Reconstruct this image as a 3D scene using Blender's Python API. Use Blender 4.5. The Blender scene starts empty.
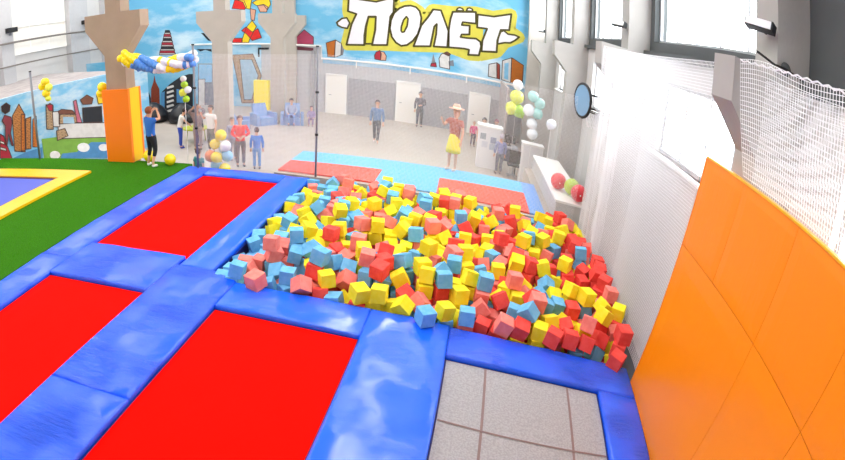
import bpy, bmesh, math, random
from mathutils import Vector, Matrix, Quaternion
random.seed(7)
PI = math.pi
scene = bpy.context.scene
COL = scene.collection
DECK = 0.0          # top of the raised play deck
HALL = -1.1         # floor of the hall

# ------------------------------------------------------------------ materials
def srgb(c):
    if isinstance(c, str):
        c = c.lstrip('#'); c = tuple(int(c[i:i+2], 16) for i in (0, 2, 4))
    return tuple(((v/255)/12.92 if v/255 <= .04045 else ((v/255+.055)/1.055)**2.4) for v in c) + (1,)
MATS = {}
def mat(name, col, rough=.6, metal=0, noise=0, nscale=6, bump=0, bscale=30, spec=.5, col2=None, coat=0, distort=0):
    if name in MATS: return MATS[name]
    m = bpy.data.materials.new(name); m.use_nodes = True
    nt = m.node_tree; b = nt.nodes['Principled BSDF']
    c = srgb(col)
    b.inputs['Base Color'].default_value = c; b.inputs['Roughness'].default_value = rough
    b.inputs['Metallic'].default_value = metal; b.inputs['Specular IOR Level'].default_value = spec
    b.inputs['Coat Weight'].default_value = coat; b.inputs['Coat Roughness'].default_value = .12
    tc = nt.nodes.new('ShaderNodeTexCoord')
    if noise or col2:
        n = nt.nodes.new('ShaderNodeTexNoise'); n.inputs['Scale'].default_value = nscale; n.inputs['Detail'].default_value = 5
        n.inputs['Distortion'].default_value = distort
        nt.links.new(tc.outputs['Object'], n.inputs['Vector'])
        r = nt.nodes.new('ShaderNodeValToRGB')
        d = srgb(col2) if col2 else tuple(v*(1-noise) for v in c[:3]) + (1,)
        r.color_ramp.elements[0].position = .38; r.color_ramp.elements[1].position = .62
        r.color_ramp.elements[0].color = d; r.color_ramp.elements[1].color = c
        nt.links.new(n.outputs['Fac'], r.inputs['Fac']); nt.links.new(r.outputs['Color'], b.inputs['Base Color'])
    if bump:
        n = nt.nodes.new('ShaderNodeTexNoise'); n.inputs['Scale'].default_value = bscale; n.inputs['Detail'].default_value = 4
        n.inputs['Distortion'].default_value = distort
        nt.links.new(tc.outputs['Object'], n.inputs['Vector'])
        bp = nt.nodes.new('ShaderNodeBump'); bp.inputs['Strength'].default_value = bump; bp.inputs['Distance'].default_value = .02
        nt.links.new(n.outputs['Fac'], bp.inputs['Height']); nt.links.new(bp.outputs['Normal'], b.inputs['Normal'])
    MATS[name] = m
    return m

def vinyl(name, col, strength=.35, rough=.22, streak=(1.2, 7.0), spec=.7):
    """glossy PVC cover with fine creases"""
    m = mat(name, col, rough=rough, spec=spec)
    nt = m.node_tree; b = nt.nodes['Principled BSDF']
    tc = nt.nodes.new('ShaderNodeTexCoord')
    hs = []
    for rot, sx, sy, sc, det in ((.35, streak[0], streak[1], 2.6, 8), (-.9, streak[0], streak[1], 1.7, 8)):
        mp = nt.nodes.new('ShaderNodeMapping'); mp.inputs['Scale'].default_value = (sx, sy, 1); mp.inputs['Rotation'].default_value = (0, 0, rot)
        nt.links.new(tc.outputs['Object'], mp.inputs['Vector'])
        n1 = nt.nodes.new('ShaderNodeTexNoise'); n1.inputs['Scale'].default_value = sc; n1.inputs['Detail'].default_value = det; n1.inputs['Roughness'].default_value = .72; n1.inputs['Distortion'].default_value = .8
        nt.links.new(mp.outputs['Vector'], n1.inputs['Vector']); hs.append(n1)
    mx = nt.nodes.new('ShaderNodeMath'); mx.operation = 'MULTIPLY'
    nt.links.new(hs[0].outputs['Fac'], mx.inputs[0]); nt.links.new(hs[1].outputs['Fac'], mx.inputs[1])
    # creasing comes and goes over the cover
    n3 = nt.nodes.new('ShaderNodeTexNoise'); n3.inputs['Scale'].default_value = 1.3; nt.links.new(tc.outputs['Object'], n3.inputs['Vector'])
    rp = nt.nodes.new('ShaderNodeMapRange'); rp.inputs['From Min'].default_value = .42; rp.inputs['From Max'].default_value = .62; rp.inputs['To Min'].default_value = .12; rp.inputs['To Max'].default_value = 1
    nt.links.new(n3.outputs['Fac'], rp.inputs['Value'])
    ms = nt.nodes.new('ShaderNodeMath'); ms.operation = 'MULTIPLY'; ms.inputs[1].default_value = strength
    nt.links.new(rp.outputs['Result'], ms.inputs[0])
    bp = nt.nodes.new('ShaderNodeBump'); bp.inputs['Distance'].default_value = .09
    nt.links.new(ms.outputs[0], bp.inputs['Strength'])
    nt.links.new(mx.outputs[0], bp.inputs['Height']); nt.links.new(bp.outputs['Normal'], b.inputs['Normal'])
    return m

# ------------------------------------------------------------------ builders
def link(o, parent=None):
    COL.objects.link(o)
    if parent is not None: o.parent = parent
    return o
def tag(o, label=None, cat=None, group=None, kind=None):
    if label: o['label'] = label
    if cat: o['category'] = cat
    if group: o['group'] = group
    if kind: o['kind'] = kind
    return o
def thing(name, label, cat, loc=(0, 0, 0), rz=0, group=None):
    o = bpy.data.objects.new(name, None); o.empty_display_size = .1; link(o)
    o.location = loc; o.rotation_euler = (0, 0, rz)
    return tag(o, label, cat, group)
def obj(name, bm, m, parent=None, smooth=False, loc=None, bevel=0):
    if bevel:
        es = [e for e in bm.edges if len(e.link_faces) == 2 and e.calc_face_angle(0) > .6]
        bmesh.ops.bevel(bm, geom=es, offset=bevel, segments=2, profile=.6, affect='EDGES')
    bmesh.ops.recalc_face_normals(bm, faces=bm.faces)
    me = bpy.data.meshes.new(name); bm.to_mesh(me); bm.free()
    for mm in (m if isinstance(m, (list, tuple)) else [m]): me.materials.append(mm)
    if smooth:
        for p in me.polygons: p.use_smooth = True
    o = bpy.data.objects.new(name, me)
    if loc: o.location = loc
    return link(o, parent)
def nb(): return bmesh.new()
def add_box(bm, x0, x1, y0, y1, z0, z1, mi=0):
    vs = [bm.verts.new((x, y, z)) for x in (x0, x1) for y in (y0, y1) for z in (z0, z1)]
    for f in ((0,1,3,2),(4,6,7,5),(0,4,5,1),(2,3,7,6),(0,2,6,4),(1,5,7,3)):
        fc = bm.faces.new([vs[k] for k in f]); fc.material_index = mi
    return bm
def bx(x0, x1, y0, y1, z0, z1): return add_box(nb(), x0, x1, y0, y1, z0, z1)
def add_tube(bm, pts, r, seg=8, cap=True, r2=None):
    pts = [Vector(p) for p in pts]; rings = []; n = len(pts)
    for i, p in enumerate(pts):
        t = (pts[min(i+1, n-1)] - pts[max(i-1, 0)]).normalized()
        a = t.cross(Vector((0, 0, 1)))
        if a.length < 1e-3: a = t.cross(Vector((1, 0, 0)))
        a.normalize(); b = t.cross(a)
        rr = r if r2 is None else r + (r2-r)*i/(n-1)
        rings.append([bm.verts.new(p + (a*math.cos(2*PI*k/seg) + b*math.sin(2*PI*k/seg))*rr) for k in range(seg)])
    for i in range(n-1):
        for k in range(seg):
            bm.faces.new((rings[i][k], rings[i][(k+1) % seg], rings[i+1][(k+1) % seg], rings[i+1][k]))
    if cap: bm.faces.new(rings[0][::-1]); bm.faces.new(rings[-1])
    return bm
def tube(pts, r, seg=8, r2=None): return add_tube(nb(), pts, r, seg, True, r2)
def add_ball(bm, c, r, seg=16, rings=10, stretch=(1, 1, 1)):
    M = Matrix.Translation(c) @ Matrix.Diagonal((stretch[0], stretch[1], stretch[2], 1))
    bmesh.ops.create_uvsphere(bm, u_segments=seg, v_segments=rings, radius=r, matrix=M)
    return bm
def add_lathe(bm, prof, c=(0, 0, 0), seg=20, sx=1, sy=1):
    rings = []
    for r, z in prof:
        rings.append([bm.verts.new((c[0]+sx*r*math.cos(2*PI*k/seg), c[1]+sy*r*math.sin(2*PI*k/seg), c[2]+z)) for k in range(seg)])
    for i in range(len(prof)-1):
        for k in range(seg):
            bm.faces.new((rings[i][k], rings[i][(k+1) % seg], rings[i+1][(k+1) % seg], rings[i+1][k]))
    bm.faces.new(rings[0][::-1]); bm.faces.new(rings[-1])
    return bm
def prism_xz(bm, poly, y0, y1, mi=0):
    """closed polygon in x, z extruded along y"""
    a = [bm.verts.new((x, y0, z)) for x, z in poly]; b = [bm.verts.new((x, y1, z)) for x, z in poly]
    n = len(poly)
    for f in [a[::-1], b] + [[a[i], a[(i+1) % n], b[(i+1) % n], b[i]] for i in range(n)]:
        bm.faces.new(f).material_index = mi
    return bm
def flat_prism(bm, poly, f, t0, t1):
    """closed polygon placed by f(s, z, offset), given a small thickness"""
    a = [bm.verts.new(f(s, z, t0)) for s, z in poly]; b = [bm.verts.new(f(s, z, t1)) for s, z in poly]
    n = len(poly)
    bm.faces.new(a[::-1]); bm.faces.new(b)
    for i in range(n): bm.faces.new((a[i], a[(i+1) % n], b[(i+1) % n], b[i]))
    return bm
def ribbon(bm, poly, w, f, t0, t1, closed=True):
    n = len(poly)
    for i in range(n if closed else n-1):
        p, q = Vector(poly[i]), Vector(poly[(i+1) % n]); d = q-p
        if d.length < 1e-4: continue
        d.normalize(); o = Vector((-d.y, d.x))*w/2
        flat_prism(bm, [tuple(p-o), tuple(q-o), tuple(q+o), tuple(p+o)], f, t0, t1)
        flat_prism(bm, [(p.x+w/2*math.cos(2*PI*k/8), p.y+w/2*math.sin(2*PI*k/8)) for k in range(8)], f, t0, t1*1.02)
    return bm

# ------------------------------------------------------------------ palette
M_red = mat('red_trampoline_bed', '#ff0a00', rough=.8, noise=.05, nscale=2.5, bump=.1, bscale=160, spec=.04)
M_blue = vinyl('blue_vinyl', '#1468ff', .3, .17)
M_bluew = vinyl('blue_vinyl_creased', '#125eff', 1.0, .19)
M_orange = vinyl('orange_vinyl', '#ff8c00', .12, .3, spec=.35)
M_yellowv = vinyl('yellow_vinyl', '#ffc400', .2, .3)
M_greymat = mat('grey_woven_bed', '#b0b0b3', rough=.85, noise=.22, nscale=45, bump=.25, bscale=220)
M_strap = mat('brown_strap', '#8a7472', rough=.8)
M_edge = mat('dark_edging', '#20206a', rough=.6)
M_grass = mat('green_turf', '#3c8010', rough=1, noise=.35, nscale=60, bump=.6, bscale=200, spec=.1)
M_floor = mat('hall_floor', '#bdb2a8', rough=.5, noise=.08, nscale=1.2, bump=.05)
M_deck = mat('deck_board', '#55585f', rough=.8)
M_conc = mat('pale_concrete', '#d6d0c8', rough=.85, noise=.06, nscale=2, bump=.15, bscale=18)
M_concd = mat('tan_concrete', '#ab9580', rough=.85, noise=.07, nscale=2, bump=.15, bscale=18)
M_column = mat('grey_painted_column', '#b9b1a8', rough=.8, noise=.05, nscale=2, bump=.1, bscale=16)
M_wcol = mat('grey_wall_column', '#b2afab', rough=.85, noise=.06, nscale=2, bump=.12, bscale=18)
M_wall = mat('white_wall', '#cfcdcc', rough=.8, noise=.04, nscale=1.5)
M_walld = mat('dark_grey_upper_wall', '#55595a', rough=.85, noise=.08, nscale=2)
M_wallg = mat('pale_grey_wall', '#bcbcbf', rough=.8, noise=.04)
M_panelg = mat('grey_wainscot', '#9c9ca1', rough=.7)
M_ceil = mat('ceiling_paint', '#d8d8d6', rough=.9)
M_white = mat('white_paint', '#f2f1ee', rough=.5)
M_frame = mat('window_frame', '#b0b3b6', rough=.5)
M_net = mat('white_net_cord', '#f2f2f4', rough=.7)
M_steel = mat('grey_steel_tube', '#85878f', rough=.5, metal=.2)
M_black = mat('black_rubber', '#17181b', rough=.6)
M_pipe = mat('brown_pipe', '#77706a', rough=.5)
def foam(name, c, d): return mat(name, c, rough=.95, col2=d, nscale=3, bump=.25, bscale=90, spec=.15)
FOAM = {'yellow': foam('yellow_foam', '#fff044', '#fdea2c'), 'blue': foam('blue_foam', '#7cc0ea', '#6cb6e4'), 'coral': foam('coral_foam', '#ff9488', '#fa867c'), 'red': foam('red_foam', '#f85c54', '#f25048')}

# painted surfaces
PAINT = dict(pink='#c2476c', darkred='#6d3340', orange='#d87a26', paper='#dcdad8', grey='#8a8a90', crimson='#b0253a', peach='#e0a78c', slate='#7d8794',
             brown='#7a4a36', redbrick='#b54a3a', sky2='#8cc6ea', red='#e0201c', yellow='#f6d31a', tan='#c2a27c', glassblue='#9fc4dc', dark='#20242c',
             rust='#8e3a20', skyd='#4f8fc4', brick='#c98444', lawn='#7fb046', pinkb='#c66a80', white='#f0f0f0', darkhair='#2c1c1c', maroon='#8a3440')
def paint(k):
    n = 'painted_'+k
    if n in MATS: return MATS[n]
    m = mat(n, PAINT[k], rough=.7, noise=.12, nscale=5)
    if k in ('brick', 'orange', 'rust', 'redbrick', 'pink', 'tan'):
        nt = m.node_tree; b = nt.nodes['Principled BSDF']; tc = nt.nodes.new('ShaderNodeTexCoord'); mp = nt.nodes.new('ShaderNodeMapping')
        mp.inputs['Rotation'].default_value = (PI/2, 0, .4 if k in ('brick',) else 0)
        br = nt.nodes.new('ShaderNodeTexBrick'); br.inputs['Scale'].default_value = 5; br.inputs['Mortar Size'].default_value = .035
        cc = srgb(PAINT[k]); br.inputs['Color1'].default_value = cc; br.inputs['Color2'].default_value = tuple(v*.8 for v in cc[:3])+(1,); br.inputs['Mortar'].default_value = tuple(v*.45 for v in cc[:3])+(1,)
        nt.links.new(tc.outputs['Object'], mp.inputs['Vector']); nt.links.new(mp.outputs['Vector'], br.inputs['Vector']); nt.links.new(br.outputs['Color'], b.inputs['Base Color'])
    return m
def sky_paint(name, c, cloud, scale=.35):
    m = mat(name, c, rough=.7); nt = m.node_tree; b = nt.nodes['Principled BSDF']
    tc = nt.nodes.new('ShaderNodeTexCoord'); mp = nt.nodes.new('ShaderNodeMapping'); mp.inputs['Scale'].default_value = (1, 1, 2.2)
    n = nt.nodes.new('ShaderNodeTexNoise'); n.inputs['Scale'].default_value = scale; n.inputs['Detail'].default_value = 8; n.inputs['Roughness'].default_value = .6
    nt.links.new(tc.outputs['Object'], mp.inputs['Vector']); nt.links.new(mp.outputs['Vector'], n.inputs['Vector'])
    r = nt.nodes.new('ShaderNodeValToRGB'); r.color_ramp.elements[0].position = .44; r.color_ramp.elements[1].position = .66
    r.color_ramp.elements[0].color = srgb(c); r.color_ramp.elements[1].color = srgb(cloud)
    nt.links.new(n.outputs['Fac'], r.inputs['Fac']); nt.links.new(r.outputs['Color'], b.inputs['Base Color'])
    return m
M_sky = sky_paint('painted_sky', '#6cb8de', '#cfe6f2')
M_skyl = sky_paint('painted_pale_sky', '#78bce2', '#d3e2ec', .8)
M_skyc = sky_paint('painted_city_sky', '#58a6cc', '#86bcd8', .6)

# ------------------------------------------------------------------ camera (wide fisheye lens, cropped frame)
cam = bpy.data.cameras.new('camera'); co = bpy.data.objects.new('camera', cam); COL.objects.link(co)
R = ((0.91500372, 0.40273411, -0.02394635), (0.20576049, -0.51689175, -0.8309546), (-0.34703143, 0.75539934, -0.55582464))
co.matrix_world = Matrix(((R[0][0], -R[1][0], -R[2][0], 0), (R[0][1], -R[1][1], -R[2][1], 0), (R[0][2], -R[1][2], -R[2][2], 3.5), (0, 0, 0, 1)))
cam.type = 'PANO'; cam.panorama_type = 'FISHEYE_LENS_POLYNOMIAL'
cam.sensor_width = 36; cam.sensor_height = 36*460/845; cam.fisheye_fov = PI
F_ = 541.582/845*36
cam.fisheye_polynomial_k0 = 0; cam.fisheye_polynomial_k1 = -1/F_; cam.fisheye_polynomial_k2 = 0
cam.fisheye_polynomial_k3 = -0.0620303/F_**3; cam.fisheye_polynomial_k4 = 0
cam.shift_x = (422.5-233.514)/845; cam.shift_y = (338.712-230)/460
cam.clip_start = .05; cam.clip_end = 300
scene.camera = co

MURAL = {'letters':[('П',[(-5.72,5.31),(-5.77,4.44),(-5.35,4.32),(-5.59,3.75),(-5.84,2.63),(-4.94,2.69),(-4.94,3.2),(-4.87,3.71),(-4.74,4.23),(-4.38,4.26),(-4.4,3.57),(-4.55,2.73),(-3.8,2.81),(-3.77,3.13),(-3.66,4.33),(-3.51,4.57),(-3.49,5.24),(-3.54,5.36),(-4.36,5.06),(-5.18,5.12)]),('О',[(-3.22,4.82),(-3.48,4.54),(-3.63,4.15),(-3.68,3.7),(-3.58,3.27),(-3.37,2.99),(-3.1,2.85),(-2.81,2.93),(-2.53,3.19),(-2.3,3.56),(-2.18,3.98),(-2.14,4.45),(-2.23,4.79),(-2.41,4.98),(-2.67,5.03),(-2.96,4.97)]),('Л',[(-1.8,4.56),(-2.14,4.05),(-2.49,2.91),(-1.67,3.02),(-1.5,4.08),(-1.38,4.23),(-1.4,3.7),(-1.5,3.04),(-0.83,3.1),(-0.8,3.95),(-1.19,4.98),(-1.57,4.97)]),('Ё',[(-0.61,4.99),(0.52,5.17),(0.54,4.57),(-0.11,4.53),(-0.16,4.37),(0.23,4.41),(0.23,3.95),(-0.15,3.88),(-0.2,3.74),(0.09,3.74),(0.56,3.79),(0.78,3.67),(0.83,3.44),(0.74,2.96),(0.21,2.89),(0.24,3.16),(-0.01,3.17),(-0.77,3.11),(-0.79,4.02),(-0.72,4.59)]),('Т',[(0.61,5.06),(1.4,5.1),(2.27,5.41),(2.19,4.56),(1.77,4.48),(1.62,3.9),(1.61,3.3),(0.86,3.19),(0.88,3.75),(1.09,4.41),(0.6,4.38)])],'wingR':[(1.77,4.39),(1.92,4.48),(2.13,4.34),(2.49,4.36),(2.7,4.31),(2.5,4.09),(2.27,3.91),(1.97,3.86),(1.63,3.72),(1.66,4.09)],'wingL':[(-6.34,3.79),(-6.07,4.03),(-5.83,4.08),(-5.68,3.8),(-5.8,3.51),(-6.07,3.54),(-6.28,3.64)],'ohole':[(-3.12,3.64),(-3.11,3.86),(-3.01,4.22),(-2.87,4.42),(-2.79,4.31),(-2.83,3.93),(-2.97,3.61),(-3.07,3.57)],'phole':[(-4.9,2.76),(-4.85,3.65),(-4.74,4.2),(-4.38,4.23),(-4.42,3.5),(-4.55,2.8)],'dots':[[(-0.44,5.08),(-0.38,5.21),(-0.27,5.27),(-0.13,5.23),(-0.09,5.13)],[(0.05,5.15),(0.11,5.29),(0.22,5.34),(0.34,5.29),(0.37,5.19)]],'halo':[(-5.72,5.31),(-5.77,4.44),(-5.59,3.75),(-5.84,2.63),(-4.93,2.69),(-3.8,2.81),(-3.1,2.85),(-1.93,2.98),(-0.77,3.12),(0.24,2.9),(0.74,2.96),(1.61,3.3),(1.97,3.86),(2.7,4.31),(2.19,4.56),(2.27,5.41),(1.4,5.1),(0.52,5.17),(-0.61,4.99),(-1.57,4.97),(-1.85,4.55),(-2.14,4.05),(-2.23,4.79),(-2.67,5.03),(-3.22,4.82),(-3.49,4.57),(-3.49,5.24),(-3.54,5.36),(-4.36,5.06),(-5.18,5.12)],'shapes':[('pink',[(-8.5,2.82),(-8.02,3.31),(-7.54,2.94),(-7.54,2.54),(-8.5,2.5)]),('darkred',[(-8.51,2.39),(-7.54,2.33),(-7.54,2.17),(-8.51,2.19)]),('orange',[(-6.88,2.65),(-6.4,2.85),(-6.46,1.91),(-6.79,1.92)]),('paper',[(-6.4,2.85),(-6.1,2.67),(-6.12,2.04),(-6.44,1.91)]),('grey',[(-6.1,2.67),(-5.96,2.37),(-6.02,2.05),(-6.12,2.04)]),('crimson',[(-4.42,2.2),(-4.34,2.38),(-4.15,2.49),(-4.08,2.31),(-4.11,1.97),(-4.4,2.0)]),('peach',[(-4.12,2.44),(-3.95,2.42),(-3.83,2.23),(-3.85,1.99),(-4.11,1.97)]),('grey',[(-1.59,2.14),(-1.51,2.67),(-1.37,2.17)]),('crimson',[(-1.62,1.99),(-1.59,2.14),(-1.37,2.21),(-1.32,2.0)]),('paper',[(-1.16,2.02),(-1.22,2.46),(-1.12,2.69),(-0.95,2.8),(-0.7,2.69),(-0.67,1.99)]),('slate',[(-0.75,2.38),(-0.51,2.5),(-0.46,2.18),(-0.71,2.17)]),('brown',[(-1.02,2.75),(-0.84,2.87),(-0.66,2.77),(-0.77,2.66)]),('paper',[(1.26,1.98),(1.26,2.6),(1.64,2.75),(1.7,1.96)]),('redbrick',[(1.7,1.96),(1.66,2.76),(1.8,2.68),(1.85,1.95)]),('paper',[(1.94,1.94),(1.92,2.92),(2.37,3.16),(2.4,1.89)]),('sky2',[(2.06,2.03),(2.03,2.8),(2.24,2.89),(2.27,2.0)]),('orange',[(2.4,1.89),(2.39,3.17),(2.99,2.91),(3.0,1.87)]),('red',[(-11.93,4.51),(-11.77,5.0),(-11.25,4.98),(-11.1,4.57),(-11.23,4.42)]),('yellow',[(-11.65,5.0),(-11.25,5.31),(-10.77,5.22),(-10.91,4.44),(-11.15,4.49),(-11.3,4.86)]),('yellow',[(-10.78,4.81),(-10.54,4.96),(-9.85,5.03),(-9.78,4.71),(-9.97,4.39),(-10.16,4.67),(-10.55,4.64)]),('peach',[(-10.51,4.64),(-10.16,4.71),(-9.93,4.55),(-10.01,4.27),(-10.36,4.27)]),('peach',[(-10.91,4.48),(-10.6,4.39),(-10.69,3.79),(-10.87,3.83)]),('yellow',[(-11.13,3.43),(-10.81,3.79),(-10.58,3.46),(-10.99,2.69),(-11.03,2.53),(-11.47,2.53)]),('red',[(-11.42,3.22),(-11.17,3.43),(-10.82,3.14),(-10.5,3.34),(-10.31,2.82),(-10.83,2.65),(-11.14,3.02)]),('red',[(-11.94,2.78),(-11.39,2.79),(-11.39,2.53),(-11.94,2.54)]),('tan',[(-11.99,1.82),(-10.81,1.89),(-10.35,0.68),(-10.86,-0.88),(-11.49,-0.91)]),('glassblue',[(-11.56,1.58),(-10.88,1.58),(-10.53,0.67),(-10.92,-0.7),(-11.36,-0.72)]),('dark',[(-10.52,2.26),(-9.93,2.27),(-9.93,2.16),(-10.44,2.15),(-10.45,1.74),(-10.53,1.73)]),('dark',[(-16.04,3.45),(-15.76,3.43),(-15.67,3.18),(-16.09,3.2)]),('paper',[(-16.06,3.29),(-15.75,3.27),(-15.67,3.18),(-16.09,3.2)]),('crimson',[(-16.12,3.2),(-15.71,3.18),(-15.62,2.92),(-16.17,2.96)]),('paper',[(-16.14,3.05),(-15.7,3.02),(-15.62,2.92),(-16.17,2.96)]),('dark',[(-16.2,2.96),(-15.65,2.92),(-15.57,2.67),(-16.24,2.71)]),('paper',[(-16.22,2.8),(-15.65,2.77),(-15.57,2.67),(-16.24,2.71)]),('crimson',[(-16.28,2.71),(-15.6,2.67),(-15.52,2.42),(-16.32,2.46)]),('paper',[(-16.3,2.55),(-15.59,2.51),(-15.52,2.42),(-16.32,2.46)]),('dark',[(-16.35,2.46),(-15.55,2.42),(-15.46,2.17),(-16.4,2.21)]),('paper',[(-16.38,2.3),(-15.54,2.26),(-15.46,2.17),(-16.4,2.21)]),('crimson',[(-16.43,2.21),(-15.5,2.17),(-15.41,1.92),(-16.48,1.96)]),('paper',[(-16.46,2.06),(-15.49,2.01),(-15.41,1.92),(-16.48,1.96)]),('dark',[(-13.79,3.15),(-13.62,3.14),(-13.21,2.64),(-13.38,2.69)]),('dark',[(-14.09,2.2),(-13.22,2.18),(-13.19,2.02),(-13.57,2.15),(-13.87,2.06)]),('slate',[(-14.03,1.34),(-13.14,1.33),(-13.19,-1.65),(-14.16,-1.68)]),('sky2',[(-13.98,1.29),(-13.2,1.28),(-13.24,0.25),(-14.02,0.24)]),('paper',[(-14.05,0.42),(-13.65,0.42),(-13.73,-1.55),(-14.13,-1.56)])],'city':[('dark',[(-15.46,0.8),(-15.11,0.68),(-14.84,0.35),(-14.69,-0.08),(-14.78,-1.36),(-15.63,-1.37)]),('slate',[(-15.31,0.47),(-15.07,0.41),(-14.98,0.03),(-15.01,-0.4),(-15.37,-0.39)]),('skyd',[(-14.91,0.09),(-14.8,-0.02),(-14.8,-0.83),(-14.98,-0.82)]),('rust',[(-14.75,-1.37),(-14.65,0.4),(-14.49,0.76),(-14.41,1.12),(-14.35,0.76),(-14.17,0.39),(-14.23,-1.37)]),('dark',[(-14.03,0.23),(-13.55,0.64),(-12.98,0.99),(-12.48,1.14),(-12.27,1.14),(-12.38,-1.31),(-14.13,-1.35)]),('paper',[(-13.74,0.49),(-13.36,0.59),(-13.32,0.48),(-13.72,0.38)]),('paper',[(-13.75,0.24),(-13.37,0.34),(-13.34,0.24),(-13.74,0.13)]),('paper',[(-13.77,-0.0),(-13.39,0.1),(-13.35,-0.0),(-13.75,-0.11)]),('paper',[(-13.78,-0.25),(-13.4,-0.15),(-13.36,-0.25),(-13.77,-0.36)]),('paper',[(-13.8,-0.49),(-13.42,-0.39),(-13.38,-0.49),(-13.78,-0.61)]),('paper',[(-13.81,-0.74),(-13.43,-0.63),(-13.39,-0.74),(-13.8,-0.85)]),('slate',[(-15.21,0.29),(-15.01,0.24),(-14.99,0.12),(-15.22,0.17)]),('slate',[(-15.24,-0.0),(-15.03,-0.05),(-15.01,-0.17),(-15.25,-0.13)]),('slate',[(-15.26,-0.3),(-15.05,-0.34),(-15.04,-0.47),(-15.27,-0.42)]),('slate',[(-15.28,-0.59),(-15.07,-0.64),(-15.06,-0.76),(-15.29,-0.72)]),('skyd',[(-13.18,0.38),(-12.8,0.28),(-12.83,-0.33),(-13.21,-0.33)]),('skyd',[(-14.07,0.19),(-13.86,0.27),(-13.92,-0.64),(-14.12,-0.64)])],'left':[('brick',[(0.6,1.28),(0.88,1.63),(1.04,1.22),(0.89,-0.06),(0.52,0.07)]),('orange',[(0.92,1.25),(1.05,1.22),(0.9,-0.0),(0.75,0.01)]),('brick',[(1.06,1.07),(1.25,1.09),(1.11,-0.0),(0.93,0.02)]),('orange',[(1.31,0.98),(1.44,1.07),(1.39,-0.02),(1.18,0.04)]),('crimson',[(0.09,0.79),(0.2,0.7),(0.39,-0.15),(-0.03,-0.02)]),('paper',[(0.06,0.57),(0.19,0.48),(0.21,0.39),(0.05,0.49)]),('paper',[(0.03,0.36),(0.22,0.25),(0.23,0.16),(0.01,0.28)]),('skyd',[(0.39,-0.15),(0.86,-0.08),(1.53,-0.06),(1.48,-0.46)]),('lawn',[(1.54,0.23),(2.56,0.09),(3.72,-0.12),(4.11,-0.26),(4.02,-1.12),(1.54,-0.47)]),('paper',[(2.2,0.51),(2.24,0.61),(4.16,0.22),(4.07,-0.32),(2.18,0.07)]),('tan',[(1.84,1.38),(2.08,1.33),(2.01,0.46),(1.77,0.52)]),('crimson',[(1.86,1.34),(1.99,1.4),(2.1,1.29),(2.08,1.09),(1.93,1.15)]),('paper',[(2.05,1.07),(2.32,1.04),(2.26,0.49),(2.02,0.55)]),('tan',[(2.28,0.93),(2.9,0.82),(3.05,0.46),(2.24,0.59)]),('brown',[(2.26,1.05),(2.39,1.09),(2.79,0.97),(2.93,0.79),(2.28,0.94)]),('glassblue',[(2.42,0.81),(2.82,0.72),(2.83,0.48),(2.4,0.58)]),('pinkb',[(2.87,1.28),(2.98,1.31),(3.03,0.88),(3.12,0.44),(2.93,0.49)]),('dark',[(3.2,0.97),(3.95,0.88),(3.93,0.3),(3.18,0.43)]),('brown',[(3.14,1.28),(3.41,1.41),(3.65,1.24),(3.57,1.04),(3.22,1.09)]),('yellow',[(3.79,1.34),(4.06,1.41),(4.06,0.98),(3.83,0.99)]),('tan',[(2.12,0.38),(2.44,0.39),(2.53,0.1),(2.11,0.03)]),('skyd',[(2.23,-0.48),(2.8,-0.57),(3.42,-0.35),(4.08,-0.51),(4.02,-1.12),(2.15,-0.64)]),('white',[(2.15,-0.51),(2.11,-0.57),(2.05,-0.6),(1.95,-0.6),(1.86,-0.56),(1.79,-0.51),(1.76,-0.44),(1.77,-0.37),(1.82,-0.32),(1.9,-0.31),(1.99,-0.32),(2.08,-0.37),(2.13,-0.44)]),('white',[(3.32,-0.53),(3.28,-0.6),(3.2,-0.64),(3.09,-0.64),(2.97,-0.6),(2.88,-0.53),(2.84,-0.45),(2.85,-0.37),(2.91,-0.31),(3.01,-0.29),(3.13,-0.31),(3.23,-0.36),(3.3,-0.44)]),('white',[(4.07,-0.71),(4.04,-0.77),(3.98,-0.8),(3.88,-0.8),(3.79,-0.77),(3.71,-0.71),(3.68,-0.65),(3.68,-0.58),(3.74,-0.53),(3.82,-0.52),(3.91,-0.53),(4.0,-0.57),(4.06,-0.64)]),('darkhair',[(0.25,1.7),(0.43,1.78),(0.56,1.65),(0.51,1.47),(0.35,1.42),(0.25,1.53)]),('maroon',[(0.21,1.21),(0.32,1.38),(0.54,1.26),(0.55,1.06),(0.45,0.72),(0.49,0.28),(0.43,0.3),(0.37,0.71),(0.26,0.32),(0.24,0.58),(0.3,1.02)])]}
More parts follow.
